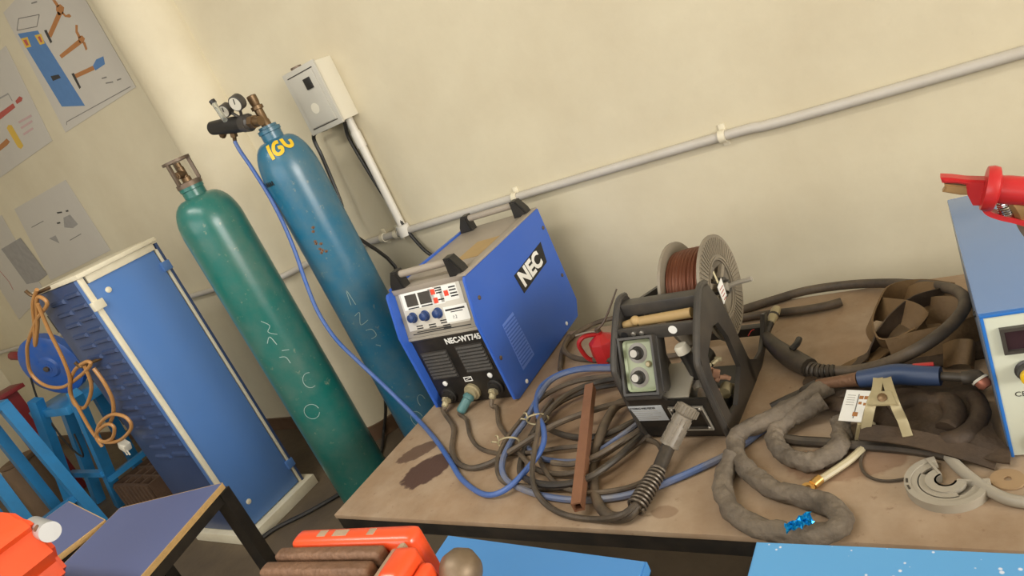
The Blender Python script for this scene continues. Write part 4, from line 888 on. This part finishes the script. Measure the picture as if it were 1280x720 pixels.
nz_=[Vector(q) for q in [(-0.588,-0.522,0.600),(-0.582,-0.484,0.608),(-0.574,-0.441,0.616)]]
MB().lathe([(.010,0),(.012,.002),(.012,.016),(.0135,.018),(.0135,.05),(.0115,.062),(.008,.062)],nz_[0],nz_[2]-nz_[0],16).build('nozzle',m_clampcream,tr)
MB().lathe([(.0138,.028),(.0138,.036)],nz_[0],nz_[2]-nz_[0],16).build('nozzle_band',m_hose2,tr)
MB().tube([(-0.409,-0.744,0.572),(-0.355,-0.756,0.576),(-0.289,-0.776,0.600),(-0.227,-0.788,0.632),(-0.179,-0.768,0.650),(-0.144,-0.713,0.652),(-0.125,-0.640,0.645),(-0.130,-0.569,0.635),(-0.161,-0.496,0.620),(-0.227,-0.411,0.595),(-0.310,-0.336,0.575),(-0.419,-0.288,0.564),(-0.531,-0.285,0.564),(-0.620,-0.312,0.564),(-0.699,-0.343,0.564),(-0.768,-0.373,0.564),(-0.828,-0.392,0.564)],.0135,10,8).build('hose',m_hose,tr)
MB().tube([(-0.597,-0.563,0.595),(-0.612,-0.546,0.600),(-0.627,-0.567,0.610),(-0.635,-0.587,0.605)],.0012,5).build('trigger_wire',m_red,tr)
hose('short dark rubber hose stub with open end behind the torch nozzle',[(-0.427,-0.385,0.564),(-0.471,-0.399,0.564),(-0.536,-0.403,0.564),(-0.616,-0.400,0.564),(-0.687,-0.400,0.564),(-0.759,-0.409,0.564),(-0.819,-0.423,0.564)],.012,m_hose,'rubber_hose',10)
# leather straps heap
ls=thing('leather_straps','tangled heap of tan leather straps under the torch hose','straps',(0,0,0))
def strap(pts,w,ups,m=m_leather,name='strap'): return MB().ribbon(pts,w,.004,ups,8).build(name,m,ls,sharp=1)
U=Vector((0,0,1))
strap([(-0.161,-0.455,0.570),(-0.230,-0.426,0.578),(-0.290,-0.468,0.595),(-0.325,-0.549,0.605),(-0.325,-0.619,0.600),(-0.306,-0.657,0.580),(-0.267,-0.664,0.575),(-0.225,-0.653,0.580)],.075,[(0,.5,.8),(0,.5,.8),(.2,.4,.85),(.5,0,.85),(.3,-.4,.85),(.0,-.5,.8),(-.1,-.4,.8),(0,-.2,1)])
strap([(-0.374,-0.728,0.562),(-0.349,-0.687,0.564),(-0.318,-0.654,0.580),(-0.290,-0.636,0.610),(-0.264,-0.612,0.625),(-0.226,-0.562,0.628),(-0.173,-0.488,0.600)],.035,[(.6,.3,.1),(.6,.3,.2),(.4,.1,.8),(.2,.1,.9),(.1,.3,.8),(0,.3,.9),(0,.2,1)],m_dkleather)
strap([(-0.314,-0.537,0.610),(-0.284,-0.570,0.620),(-0.242,-0.606,0.625),(-0.211,-0.637,0.610),(-0.202,-0.653,0.590)],.06,[(0,.8,.4),(0,.8,.5),(-.2,.7,.5),(-.4,.5,.6),(-.5,.2,.7)])
strap([(-0.286,-0.696,0.580),(-0.223,-0.682,0.585),(-0.159,-0.676,0.590),(-0.112,-0.637,0.580)],.062,[(0,.4,.8),(0,.35,.85),(0,.3,.9),(0,.4,.8)])
strap([(-0.228,-0.533,0.580),(-0.182,-0.556,0.595),(-0.135,-0.576,0.590),(-0.102,-0.580,0.570)],.07,[(0,.7,.5),(0,.6,.6),(0,.6,.6),(0,.6,.6)])
strap([(-0.270,-0.439,0.580),(-0.224,-0.464,0.605),(-0.181,-0.487,0.605),(-0.145,-0.472,0.570)],.05,[(0,.9,.3),(0,.9,.5),(0,.9,.4),(0,.9,.3)])
strap([(-0.395,-0.743,0.556),(-0.354,-0.705,0.558),(-0.313,-0.660,0.560),(-0.284,-0.611,0.562)],.05,[(.8,.5,0),(.8,.5,0),(.8,.5,.1),(.8,.5,.1)])
strap([(-0.179,-0.718,0.570),(-0.152,-0.745,0.595),(-0.127,-0.750,0.595),(-0.122,-0.731,0.570)],.055,[(.15,.5,.6)]*4)
strap([(-0.278,-0.698,0.558),(-0.213,-0.683,0.558),(-0.142,-0.663,0.558),(-0.107,-0.657,0.558)],.11,[(0,1,.1)]*4,m_dkleather)
# dark leather apron / glove pile
hfun=lambda a,b: .012+.024*max(0,noise.noise(Vector((a*5,b*3.2,1.7))))+.026*math.exp(-((b-.45)/.3)**2)*math.exp(-((a-.5)/.42)**2)+.012*abs(math.sin(a*9+b*4))*(1-abs(2*b-1))
ap=MB().sheet((-0.447,-0.887,0.550),(-0.093,-1.057,0.550),(-0.108,-0.801,0.550),(-0.465,-0.752,0.550),hfun,40,22,.004,.03)
tag(ap.build('leather_apron',m_dkleather,sharp=1.2),'crumpled dark brown leather apron lying in front of the blue grip torch','apron')
ro=MB().tube([(-0.124,-0.890,0.575),(-0.116,-0.942,0.580),(-0.128,-0.990,0.580),(-0.154,-1.020,0.580),(-0.178,-1.022,0.575)],.018,10,8,rf=lambda t,a,p:1+.12*noise.noise(p*40)).tube([(-0.197,-0.909,0.585),(-0.167,-0.919,0.590),(-0.156,-0.964,0.590),(-0.171,-1.001,0.585)],.020,10,8,rf=lambda t,a,p:1+.15*noise.noise(p*40)).tube([(-0.276,-0.926,0.585),(-0.239,-0.909,0.590),(-0.197,-0.901,0.585)],.018,10,8,rf=lambda t,a,p:1+.15*noise.noise(p*40))
tag(ro.build('leather_glove',m_dkleather,sharp=1.2),'curled dark leather glove lying on the apron below the copper nozzle','glove')
pkt=MB().ribbon([(-0.319,-1.016,0.600),(-0.241,-1.029,0.595),(-0.164,-1.047,0.580),(-0.099,-1.062,0.560)],.036,.004,[(0,.8,.3)]*4,8)
tag(pkt.build('leather_strip',m_dkleather,sharp=1.2),'long brown leather strip along the apron front, reaching the blue machine','strip')
# blue grip torch
bg=thing('plasma_torch','navy blue grip torch with copper tip lying on the leather apron','torch',(0,0,0))
P_=[Vector(q) for q in [(-0.423,-0.836,0.600),(-0.329,-0.859,0.620),(-0.255,-0.863,0.628),(-0.174,-0.877,0.625),(-0.128,-0.882,0.620),(-0.115,-0.875,0.618),(-0.100,-0.890,0.600)]]
MB().tube([P_[1],P_[1]*.5+P_[2]*.5,P_[2],P_[2]*.5+P_[3]*.5,P_[3]],.021,14,6,rf=lambda t,a,p:.88+.16*math.sin(t*PI)+.05*t).build('grip',m_torchblue,bg)
MB().tube([P_[0],P_[0]*.4+P_[1]*.6,P_[1]],.016,10,5,rf=lambda t,a,p:.7+.35*t).build('rear_collar',m_jaw,bg)
MB().box(P_[2]*.35+P_[3]*.65+V(0,.012,.016),(.04,.012,.010),bev=.004).build('trigger',m_red,bg)
MB().cyl(P_[3],P_[4],.009,seg=12).tube([P_[4]-V(.01,0,0),P_[4],P_[5],P_[5]+(P_[6]-P_[5])*.2],.013,12).build('neck',m_hose2,bg)
dn=(P_[6]-P_[5])
MB().lathe([(.0165,.25*dn.length),(.0165,.42*dn.length)],P_[5],dn,18).build('ceramic_ring',m_boxl,bg)
MB().lathe([(.014,.42*dn.length),(.0135,.8*dn.length),(.009,dn.length),(.004,dn.length)],P_[5],dn,18).build('copper_tip',mat('pinkish_copper',(178,112,90),.4,.5,var=.15),bg)
MB().tube([P_[0],P_[0]+V(-.03,-.004,-.012)]+[(-0.466,-0.826,0.570),(-0.495,-0.848,0.570),(-0.531,-0.868,0.564)],.012,8).build('torch_lead',m_hose2,bg)
# white card
cdM=axes((-0.363,-0.979,0.602),Vector((-0.321,-0.988,0.602))-Vector((-0.363,-0.979,0.602)),Vector((-0.358,-0.910,0.625))-Vector((-0.363,-0.979,0.602)))
cd_=thing('white_card','small white printed card leaning on the apron left of clamp','card',cdM.translation); R_=cdM.copy(); R_.translation=(0,0,0)
MB().bb((0,0,0),(.052,.078,.0015),M=R_).build('card',m_white,cd_)
for u,v,w,h in ((.034,.06,.008,.008),(.044,.06,.008,.008),(.034,.046,.006,.006),(.044,.044,.006,.006),(.030,.018,.010,.010)): MB().bb((u-w/2,v-h/2,.0015),(u+w/2,v+h/2,.0022),M=R_).build('printed_mark',m_pbrown,cd_)
MB().bb((.027,.008,.0015),(.029,.068,.002),M=R_).build('printed_line',m_pline,cd_)
for k in range(5): MB().bb((.006,.04+k*.006,.0015),(.022,.0412+k*.006,.0018),M=R_).build('printed_line',m_pgrey,cd_)
# earth clamp
ec=thing('earth_clamp','khaki cast metal earth clamp standing open over the leather apron','clamp',(0,0,0))
K=lambda pts:[Vector(q) for q in pts]
L1=K([(-0.278,-0.924,0.660),(-0.280,-0.961,0.655),(-0.291,-0.995,0.645),(-0.306,-1.005,0.610),(-0.325,-0.999,0.562)]); R1=K([(-0.263,-0.926,0.660),(-0.255,-0.964,0.655),(-0.246,-0.999,0.645),(-0.241,-1.003,0.615),(-0.234,-1.030,0.595)])
vw=Vector((0,-.6,.8))
for pp in (L1,R1):
    MB().ribbon(pp,.018,.010,[(1,.2,.0)]*5,6).build('clamp_arm',m_clampcream,ec)
MB().prism([L1[1]+V(-.004,0,0),R1[1]+V(.004,0,0),R1[2]+V(.006,0,0),L1[2]+V(-.006,0,0)],vw*.008,bev=.002).build('cross_plate',m_clampcream,ec)
cc_=(L1[1]+R1[1]+L1[2]+R1[2])/4
MB().lathe([(.009,0),(.009,.012),(.005,.014)],cc_,vw,12).build('pivot_pin',m_brass,ec)
MB().ribbon([L1[0],(L1[0]+R1[0])/2+V(0,0,.004),R1[0]],.012,.006,[(0,.6,-.7)]*3,4).build('jaw_bridge',m_clampcream,ec) if False else None
MB().ribbon([L1[3]+V(-.002,0,0),L1[4]],.028,.006,[(1,.1,.2)]*2,3).build('handle_pad',m_clampcream,ec)
# lug cable
lg_=thing('lug_cable','yellowed clear cable with brass ring lug in front of the clamp','cable',(0,0,0))
MB().tube([(-0.400,-1.120,0.560),(-0.373,-1.089,0.560),(-0.344,-1.053,0.560),(-0.321,-1.012,0.560),(-0.311,-0.981,0.562),(-0.308,-0.942,0.562)],.0075,8).build('cable',m_clear,lg_)
q=[Vector(v) for v in [(-0.397,-1.117,0.562),(-0.404,-1.129,0.562),(-0.412,-1.138,0.562)]]
MB().cyl(q[0]+(q[0]-q[2])*.3,q[1],.0095,seg=10).build('crimp',m_lug,lg_)
MB().lathe([(.0055,-.002),(.013,-.002),(.013,.002),(.0055,.002),(.0055,-.002)],q[2],(.1,-.1,1),20,cap=False).build('ring_lug',m_lug,lg_)
# thin wire loop
hose('thin grey wire loop curling on the table behind the plastic ring',[(-0.279,-0.988,0.570),(-0.306,-0.990,0.554),(-0.322,-1.022,0.554),(-0.325,-1.058,0.554),(-0.313,-1.089,0.554),(-0.291,-1.105,0.554),(-0.266,-1.107,0.554),(-0.240,-1.100,0.554)],.0032,m_hose,'wire',6)
# grey canvas sleeves
wr_=lambda sd:(lambda t,a,p: 1+.20*noise.noise(Vector((math.cos(a+t*9)*1.5+sd,math.sin(a+t*9)*1.5,t*26)))+.15*noise.noise(Vector((math.cos(a+t*14)*3+sd,math.sin(a+t*14)*3,t*60)))-.13*max(0,math.sin(2*a+t*46+sd))**3)
tag(MB().tube([(-0.403,-0.837,0.590),(-0.447,-0.888,0.595),(-0.494,-0.930,0.590),(-0.545,-0.957,0.582),(-0.579,-0.979,0.578),(-0.586,-1.007,0.569),(-0.560,-1.068,0.569),(-0.521,-1.114,0.569),(-0.473,-1.152,0.569),(-0.420,-1.171,0.569),(-0.371,-1.189,0.569),(-0.343,-1.219,0.569),(-0.345,-1.249,0.569),(-0.379,-1.265,0.569),(-0.427,-1.268,0.569),(-0.473,-1.261,0.569),(-0.525,-1.234,0.569),(-0.562,-1.191,0.569),(-0.582,-1.139,0.569),(-0.586,-1.086,0.569),(-0.577,-1.054,0.580)],.0205,20,12,rf=wr_(1)).build('canvas_sleeve',m_sleeve,sharp=1.4),'grey canvas sleeved lead making a long S near the table front edge','cable sleeve')
tag(MB().tube([(-0.402,-0.900,0.600),(-0.439,-0.918,0.590),(-0.478,-0.936,0.580),(-0.502,-0.967,0.570),(-0.494,-1.012,0.570),(-0.463,-1.050,0.570),(-0.423,-1.069,0.570),(-0.387,-1.057,0.570),(-0.366,-1.022,0.570),(-0.364,-0.981,0.570),(-0.371,-0.942,0.570)],.0200,20,12,rf=wr_(7)).build('canvas_sleeve',m_sleeve,sharp=1.4),'grey canvas sleeved lead curled in a short open loop behind the long one','cable sleeve')
hose('dark hose passing behind the short canvas loop toward the apron',[(-0.488,-0.980,0.562),(-0.449,-0.991,0.562),(-0.399,-0.998,0.562),(-0.351,-1.008,0.562),(-0.291,-1.015,0.562),(-0.220,-1.030,0.562),(-0.155,-1.053,0.562)],.011,m_hose2,'rubber_hose')
hose('grey flexible hose curving from under the apron to the right past the ring',[(-0.201,-0.986,0.561),(-0.182,-1.028,0.561),(-0.160,-1.074,0.561),(-0.134,-1.114,0.561),(-0.108,-1.144,0.561),(-0.079,-1.163,0.561),(-0.035,-1.165,0.561),(0.028,-1.148,0.561)],.0105,m_greypl,'rubber_hose',10)
# foil wrapper
fo=MB(); fo.sheet((-.026,-.010,0),(.024,-.004,0),(.028,.012,.008),(-.024,.006,0),lambda a,b:.006+.010*abs(math.sin(a*11+b*5))+.006*noise.noise(Vector((a*9,b*9,4))),12,6,.001,.004)
w_=fo.build('foil_wrapper',m_foil,sharp=.2); w_.location=(-0.401,-1.270,0.590); w_.rotation_euler=(.5,.0,.5); tag(w_,'tiny crumpled turquoise foil wrapper on the front canvas sleeve','wrapper')
# broken grey ring
rgp=thing('plastic_ring','broken light grey plastic spool ring lying on the table front right','ring',(-0.177,-1.119,0.550),-32)
rgp.scale=(.9,.9,1)
def arcp(r,a0,a1,n): return [(r*math.cos(math.radians(a0+(a1-a0)*k/n)),r*math.sin(math.radians(a0+(a1-a0)*k/n))) for k in range(n+1)]
def arcplate(mb,r0,r1,a0,a1,z0,z1,n=24):
    A=arcp(r0,a0,a1,n);B=arcp(r1,a0,a1,n)
    vs=[(x,y,z0) for x,y in A]+[(x,y,z0) for x,y in B]+[(x,y,z1) for x,y in A]+[(x,y,z1) for x,y in B]; m=n+1;fs=[]
    for k in range(n): fs+=[(k,k+1,m+k+1,m+k),(2*m+k,3*m+k,3*m+k+1,2*m+k+1),(k,2*m+k,2*m+k+1,k+1),(m+k,m+k+1,3*m+k+1,3*m+k)]
    fs+=[(0,m,3*m,2*m),(n,2*m+n,3*m+n,m+n)]
    b,f=mb._add(vs,fs); bmesh.ops.recalc_face_normals(mb.bm,faces=f)
m_=MB(); arcplate(m_,.062,.074,138,395,0,.018); arcplate(m_,.048,.064,138,395,.010,.015); m_.build('outer_rim',m_greypl,rgp)
m_=MB(); arcplate(m_,.030,.066,165,385,.002,.006); m_.build('web_plate',m_greypl,rgp)
m_=MB(); arcplate(m_,.016,.036,150,385,.010,.018); arcplate(m_,.016,.020,150,385,.0,.018); arcplate(m_,.034,.050,185,330,.010,.015); m_.build('inner_hub',m_greypl,rgp)
for a_ in (150,388): 
    ca,sa=math.cos(math.radians(a_)),math.sin(math.radians(a_)); MB().box((ca*.045,sa*.045,.010),(.050,.005,.018),rot=(0,0,math.radians(a_))).build('end_web',m_greypl,rgp)
for a_ in (215,232): MB().box((.068*math.cos(math.radians(a_)),.068*math.sin(math.radians(a_)),.0185),(.004,.012,.0012),rot=(0,0,math.radians(a_))).build('slot',m_hose2,rgp)
# fibre washer
tag(MB().lathe([(.006,0),(.026,0),(.027,.002),(.026,.004),(.012,.0045),(.006,.0045),(.006,0)],(-0.086,-1.100,0.550),(0,0,1),28,cap=False).build('fibre_disc',m_washer),'flat brown disc with centre hole on the table at right','washer')

# ---------------------------------------------------------------- blue and ivory machine on the right
rm_=thing('power_supply','blue and ivory bench machine with yellow topped knob at right edge','machine',(-.077,-1.036,TZ),4.5)
MW,MD,MH=.34,.53,.30
MB().bb((0,.012,.008),(MW,MD,MH-.006)).build('case',m_macedge,rm_)
MB().bb((-.003,.0,MH-.008),(MW+.003,MD+.004,MH),.004).build('lid',m_macblue,rm_)
MB().bb((-.003,.004,.004),(.001,MD,MH-.006),.001).build('side_sheet',m_macedge,rm_)
fpn=MB().bb((.003,-.006,.006),(MW,.012,MH-.004),.002).build('front_panel',m_macw,rm_)
MB().bb((-.001,-.008,.004),(.004,.010,MH-.003),.001).bb((-.001,-.008,MH-.006),(MW,.010,MH-.001),.001).build('bezel',m_macrim,rm_)
MB().frameplate([(.022,-.006,.222),(.13,-.006,.222),(.13,-.006,.272),(.022,-.006,.272)],[(.028,-.006,.228),(.124,-.006,.228),(.124,-.006,.266),(.028,-.006,.266)],(0,-.008,0)).build('display_frame',m_charcoal,fpn)
MB().bb((.028,-.008,.228),(.124,-.006,.266)).build('display',mat('dark_red_display',(52,34,40),.2),fpn)
kn=MB().lathe([(.020,0),(.021,.004),(.018,.006),(.017,.018),(.014,.020)],(.051,-.006,.184),(0,-1,0),22).build('knob',m_charcoal,fpn)
MB().lathe([(.0155,.020),(.0155,.027),(.012,.029)],(.051,-.006,.184),(0,-1,0),20).build('knob_cap',m_knoby,kn)
text('panel_lettering','CE 2.5',.014,m_blackprint,fpn,axes((.024,-.0062,.132),(1,0,0),(0,0,1)),ext=.0003)
MB().lathe([(.022,0),(.022,.012),(.016,.014)],(.055,-.006,.035),(0,-1,0),20).build('socket',m_blackpl,fpn)
MB().lathe([(.006,0),(.006,.004)],(-.003,.14,.22),(-1,0,0),10).build('side_screw',m_blackpl,rm_)
# red electrode holder on top
eh=thing('electrode_holder','red electrode holder with tan jaw lying on the blue machine top','electrode holder',(0,0,0))
Q=lambda u,v,dx: None
HB=-1.02
p0=Vector((-0.087,-1.020,1.093)); p1=Vector((-0.033,-1.020,1.062)); p2=Vector((0.033,-1.020,1.042)); 
hx_=(p2-p0).normalized(); hz_=Vector((0,0,1)); hz_=(hz_-hx_*hz_.dot(hx_)).normalized(); hy_=hx_.cross(hz_)*-1
def hp_(u,w,dy=0): return p0+hx_*u+hz_*w+hy_*dy
HS=(p1-p0).length/57.0   # metres per photo pixel at that distance
def pk_(px,py,dy=0): # profile point read off the side view
    c=Vector(V(0,0,0)); return None
sid=[Vector(q) for q in [(-0.087,-1.020,1.100),(-0.072,-1.020,1.095),(-0.054,-1.020,1.087),(-0.029,-1.020,1.079),(-0.035,-1.020,1.037),(-0.053,-1.020,1.042),(-0.057,-1.020,1.061),(-0.056,-1.020,1.079),(-0.067,-1.020,1.084),(-0.086,-1.020,1.090)]]
MB().prism([p+hy_*-.012 for p in sid],hy_*.024,bev=.003).build('upper_jaw_cover',m_red,eh)
jw=[Vector(q) for q in [(-0.084,-1.020,1.087),(-0.068,-1.020,1.080),(-0.052,-1.020,1.074),(-0.053,-1.020,1.059),(-0.067,-1.020,1.063),(-0.089,-1.020,1.074),(-0.084,-1.020,1.080)]]
MB().prism([p+hy_*-.008 for p in jw],hy_*.016,bev=.002).build('brass_jaw',m_gunbrass,eh)
ga=Vector((-0.025,-1.020,1.060)); gb=Vector((0.139,-1.020,0.998)); gd_=(gb-ga)
MB().lathe([(.020,-.012),(.034,-.010),(.036,-.002),(.034,.006),(.022,.010)],ga+V(0,0,.0),gd_,24).build('guard_flange',m_red,eh)
MB().lathe([(.021,0),(.0225,.02),(.0215,.10),(.023,gd_.length)],ga,gd_,20).build('grip',m_red,eh)
lv_=[Vector(q) for q in [(-0.040,-1.020,1.039),(-0.036,-1.020,1.025),(-0.022,-1.020,1.013),(-0.003,-1.020,1.002),(0.025,-1.020,0.983)]]
MB().ribbon(lv_,.020,.008,[tuple(hy_)]*5,6).build('squeeze_lever',m_red,eh)
sa=Vector((-0.014,-1.020,1.035)); sb=Vector((-0.013,-1.020,1.013)); hs=[]
x_,y_,z_=frame(sb-sa)
for k in range(12*6+1): an=k/12*2*PI; hs.append(sa+(sb-sa)*(k/72)+(x_*math.cos(an)+y_*math.sin(an))*.009)
MB().tube(hs,.0016,5,1,smooth=False).build('spring',m_chrome,eh)
MB().tube([Vector(q) for q in [(0.000,-1.020,1.034),(0.006,-1.020,1.016),(0.008,-1.000,0.982),(0.019,-0.950,0.927)]],.012,8).build('lever_tail',m_gunbrass,eh)

# ---------------------------------------------------------------- posters on the back wall, left
def poster(label,cor,name='poster'):
    o=Vector(cor[0]); t=thing(name,label,'poster',o)
    P=[Vector(c)-o for c in cor]
    MB().prism([p+V(0,-.0015,0) for p in P],(0,-.0015,0)).build('paper_sheet',m_paper,t)
    return t,o
def ink(t,o,name,pts,m,k=0):
    MB().prism([Vector(p)-o+V(0,-.0032-.0004*k,0) for p in pts],(0,-.0004,0)).build(name,m,t)
def line(t,o,name,pts,w,m):
    b=MB(); P=[Vector(p)-o+V(0,-.0036,0) for p in pts]
    for a,c in zip(P,P[1:]): b.sqtube(a,c,w,up=(0,1,0),w2=.0006)
    b.build(name,m,t)
t,o=poster('poster with drawn brown hammers and tall blue cabinet, top left of the wall',[(-4.285,0,2.145),(-3.44,0,2.13),(-3.43,0,2.80),(-4.16,0,2.80)])
ink(t,o,'drawn_cabinet',[(-4.148,0.000,2.679),(-3.956,0.000,2.623),(-3.949,0.000,2.198),(-4.163,0.000,2.264)],m_pblue)
ink(t,o,'drawn_latch',[(-4.092,0.000,2.418),(-4.011,0.000,2.399),(-4.008,0.000,2.379),(-4.097,0.000,2.392)],m_pblack,1)
for a in ([(-4.146,0.000,2.651),(-4.080,0.000,2.635),(-4.098,0.000,2.588),(-4.157,0.000,2.602)],[(-4.009,0.000,2.617),(-3.945,0.000,2.601),(-3.962,0.000,2.555),(-4.012,0.000,2.565)]): ink(t,o,'drawn_warning_sign',a,m_pyel,1)
for a in ([(-4.134,0.000,2.638),(-4.101,0.000,2.630),(-4.111,0.000,2.602),(-4.137,0.000,2.607)],[(-3.990,0.000,2.601),(-3.965,0.000,2.596),(-3.974,0.000,2.568),(-3.992,0.000,2.571)]): ink(t,o,'drawn_warning_mark',a,m_pred,2)
for a in ([(-3.899,0.000,2.575),(-3.878,0.000,2.554),(-3.679,0.000,2.599),(-3.695,0.000,2.622)],[(-3.685,0.000,2.643),(-3.643,0.000,2.638),(-3.627,0.000,2.615),(-3.663,0.000,2.597),(-3.708,0.000,2.606),(-3.704,0.000,2.630)],[(-3.686,0.000,2.676),(-3.661,0.000,2.666),(-3.656,0.000,2.635),(-3.683,0.000,2.638)],[(-3.658,0.000,2.607),(-3.651,0.000,2.584),(-3.619,0.000,2.579),(-3.612,0.000,2.564),(-3.631,0.000,2.564),(-3.665,0.000,2.581),(-3.675,0.000,2.602)],[(-3.902,0.000,2.467),(-3.898,0.000,2.448),(-3.658,0.000,2.440),(-3.664,0.000,2.464)],[(-3.663,0.000,2.472),(-3.620,0.000,2.468),(-3.610,0.000,2.448),(-3.645,0.000,2.436),(-3.673,0.000,2.450)],[(-3.621,0.000,2.523),(-3.603,0.000,2.515),(-3.633,0.000,2.494),(-3.634,0.000,2.465),(-3.660,0.000,2.467),(-3.655,0.000,2.498)],[(-3.648,0.000,2.441),(-3.625,0.000,2.437),(-3.640,0.000,2.404),(-3.661,0.000,2.403)],[(-3.880,0.000,2.352),(-3.887,0.000,2.332),(-3.683,0.000,2.308),(-3.676,0.000,2.328)]): ink(t,o,'drawn_hammer',a,m_pbrown)
for a in ([(-3.902,0.000,2.602),(-3.877,0.000,2.597),(-3.892,0.000,2.537),(-3.914,0.000,2.537)],[(-3.896,0.000,2.362),(-3.871,0.000,2.358),(-3.885,0.000,2.282),(-3.907,0.000,2.280)]): ink(t,o,'drawn_hammer_head',a,m_pblack,1)
ink(t,o,'drawn_mallet_head',[(-3.676,0.000,2.328),(-3.620,0.000,2.341),(-3.549,0.000,2.332),(-3.573,0.000,2.299),(-3.680,0.000,2.303)],m_pblue,1)
line(t,o,'pencil_box',[(-4.137,0.000,2.693),(-4.057,0.000,2.727),(-3.860,0.000,2.671),(-3.942,0.000,2.639),(-4.137,0.000,2.693)],.004,m_pline)
line(t,o,'pencil_border',[(-4.227,0.000,2.174),(-4.208,0.000,2.187),(-3.478,0.000,2.146)],.004,m_pline)
for k,a in enumerate(([(-3.667,0.000,2.255),(-3.621,0.000,2.247)],[(-3.658,0.000,2.226),(-3.593,0.000,2.211)],[(-3.554,0.000,2.206),(-3.515,0.000,2.201)],[(-3.869,0.000,2.733),(-3.815,0.000,2.720)])): line(t,o,'handwriting',a,.006,m_pline)
t,o=poster('poster with red screwdriver and yellow tool at the left edge of wall',[(-5.45,0,2.15),(-4.47,0,2.15),(-4.33,0,2.68),(-5.3,0,2.72)])
ink(t,o,'drawn_screwdriver',[(-4.835,0.000,2.445),(-4.623,0.000,2.437),(-4.625,0.000,2.412),(-4.887,0.000,2.415)],m_pred); ink(t,o,'drawn_tip',[(-4.582,0.000,2.438),(-4.510,0.000,2.443),(-4.488,0.000,2.426),(-4.517,0.000,2.416),(-4.587,0.000,2.420)],m_pred,1)
ink(t,o,'drawn_yellow_tool',[(-4.866,0.000,2.355),(-4.825,0.000,2.363),(-4.790,0.000,2.352),(-4.808,0.000,2.220),(-4.858,0.000,2.214),(-4.882,0.000,2.232)],m_pyel); ink(t,o,'drawn_brown_tool',[(-5.076,0.000,2.306),(-4.943,0.000,2.310),(-4.931,0.000,2.284),(-4.983,0.000,2.278),(-5.126,0.000,2.277)],m_pbrown)
line(t,o,'drawn_square',[(-4.733,0.000,2.504),(-4.608,0.000,2.492),(-4.615,0.000,2.449)],.008,m_pgrey)
for a in ([(-4.695,0.000,2.338),(-4.513,0.000,2.325)],[(-4.709,0.000,2.306),(-4.542,0.000,2.299)],[(-4.728,0.000,2.270),(-4.582,0.000,2.266)]): line(t,o,'handwriting',a,.012,mat('faded_pink_ink',(190,160,156),.9))
t,o=poster('plain white paper sheet with faint grey pencil sketch above the louvred cabinet',[(-5.60,0,1.41),(-4.60,0,1.44),(-4.595,0,1.93),(-5.43,0,1.94)],'paper_sheet')
ink(t,o,'pencil_smudge',[(-4.893,0.000,1.743),(-4.795,0.000,1.742),(-4.775,0.000,1.668),(-4.861,0.000,1.660),(-4.958,0.000,1.688)],m_pgrey); ink(t,o,'pencil_smudge',[(-5.238,0.000,1.669),(-5.130,0.000,1.669),(-5.147,0.000,1.612)],m_pgrey)
for a in ([(-4.930,0.000,1.787),(-4.868,0.000,1.777)],[(-5.013,0.000,1.731),(-4.968,0.000,1.726)],[(-4.816,0.000,1.770),(-4.783,0.000,1.767)]): line(t,o,'pencil_mark',a,.010,m_pblack)
for a in ([(-5.367,0.000,1.784),(-5.159,0.000,1.784)],[(-4.993,0.000,1.601),(-4.811,0.000,1.607)]): line(t,o,'pencil_mark',a,.005,m_pline)
t,o=poster('paper sheet with shaded grey rectangle at the left edge beside amber cord',[(-6.52,0,1.22),(-5.80,0,1.35),(-5.66,0,1.95),(-6.4,0,1.95)],'paper_sheet')
ink(t,o,'shaded_rectangle',[(-6.001,0.000,1.754),(-5.612,0.000,1.760),(-5.586,0.000,1.456),(-5.794,0.000,1.435),(-5.987,0.000,1.451)],m_pgrey)
line(t,o,'red_pencil_line',[(-6.262,0.000,1.623),(-6.236,0.000,1.519),(-6.263,0.000,1.452)],.006,m_pred)

# groups of repeats
G={'gas_cylinder':'gas cylinders by the pillar','poster':'hand drawn posters on the wall','paper_sheet':'paper sheets on the wall','slate_desk':'slate blue desks','board_desk':'sky blue desks','steel_stand':'sky blue steel stands','bench_vise':'orange bench vises','cable':'cables coiled on the table','hose':'blue hoses in the coil','twist_tie':'twist ties on the coil','supply_cable':'supply cables of the switch box','canvas_sleeve':'canvas sleeved leads','rubber_hose':'rubber hoses on the table'}
for o in list(COL.objects):
    if o.parent is None and 'label' in o and o.name.split('.')[0] in G: o['group']=G[o.name.split('.')[0]]
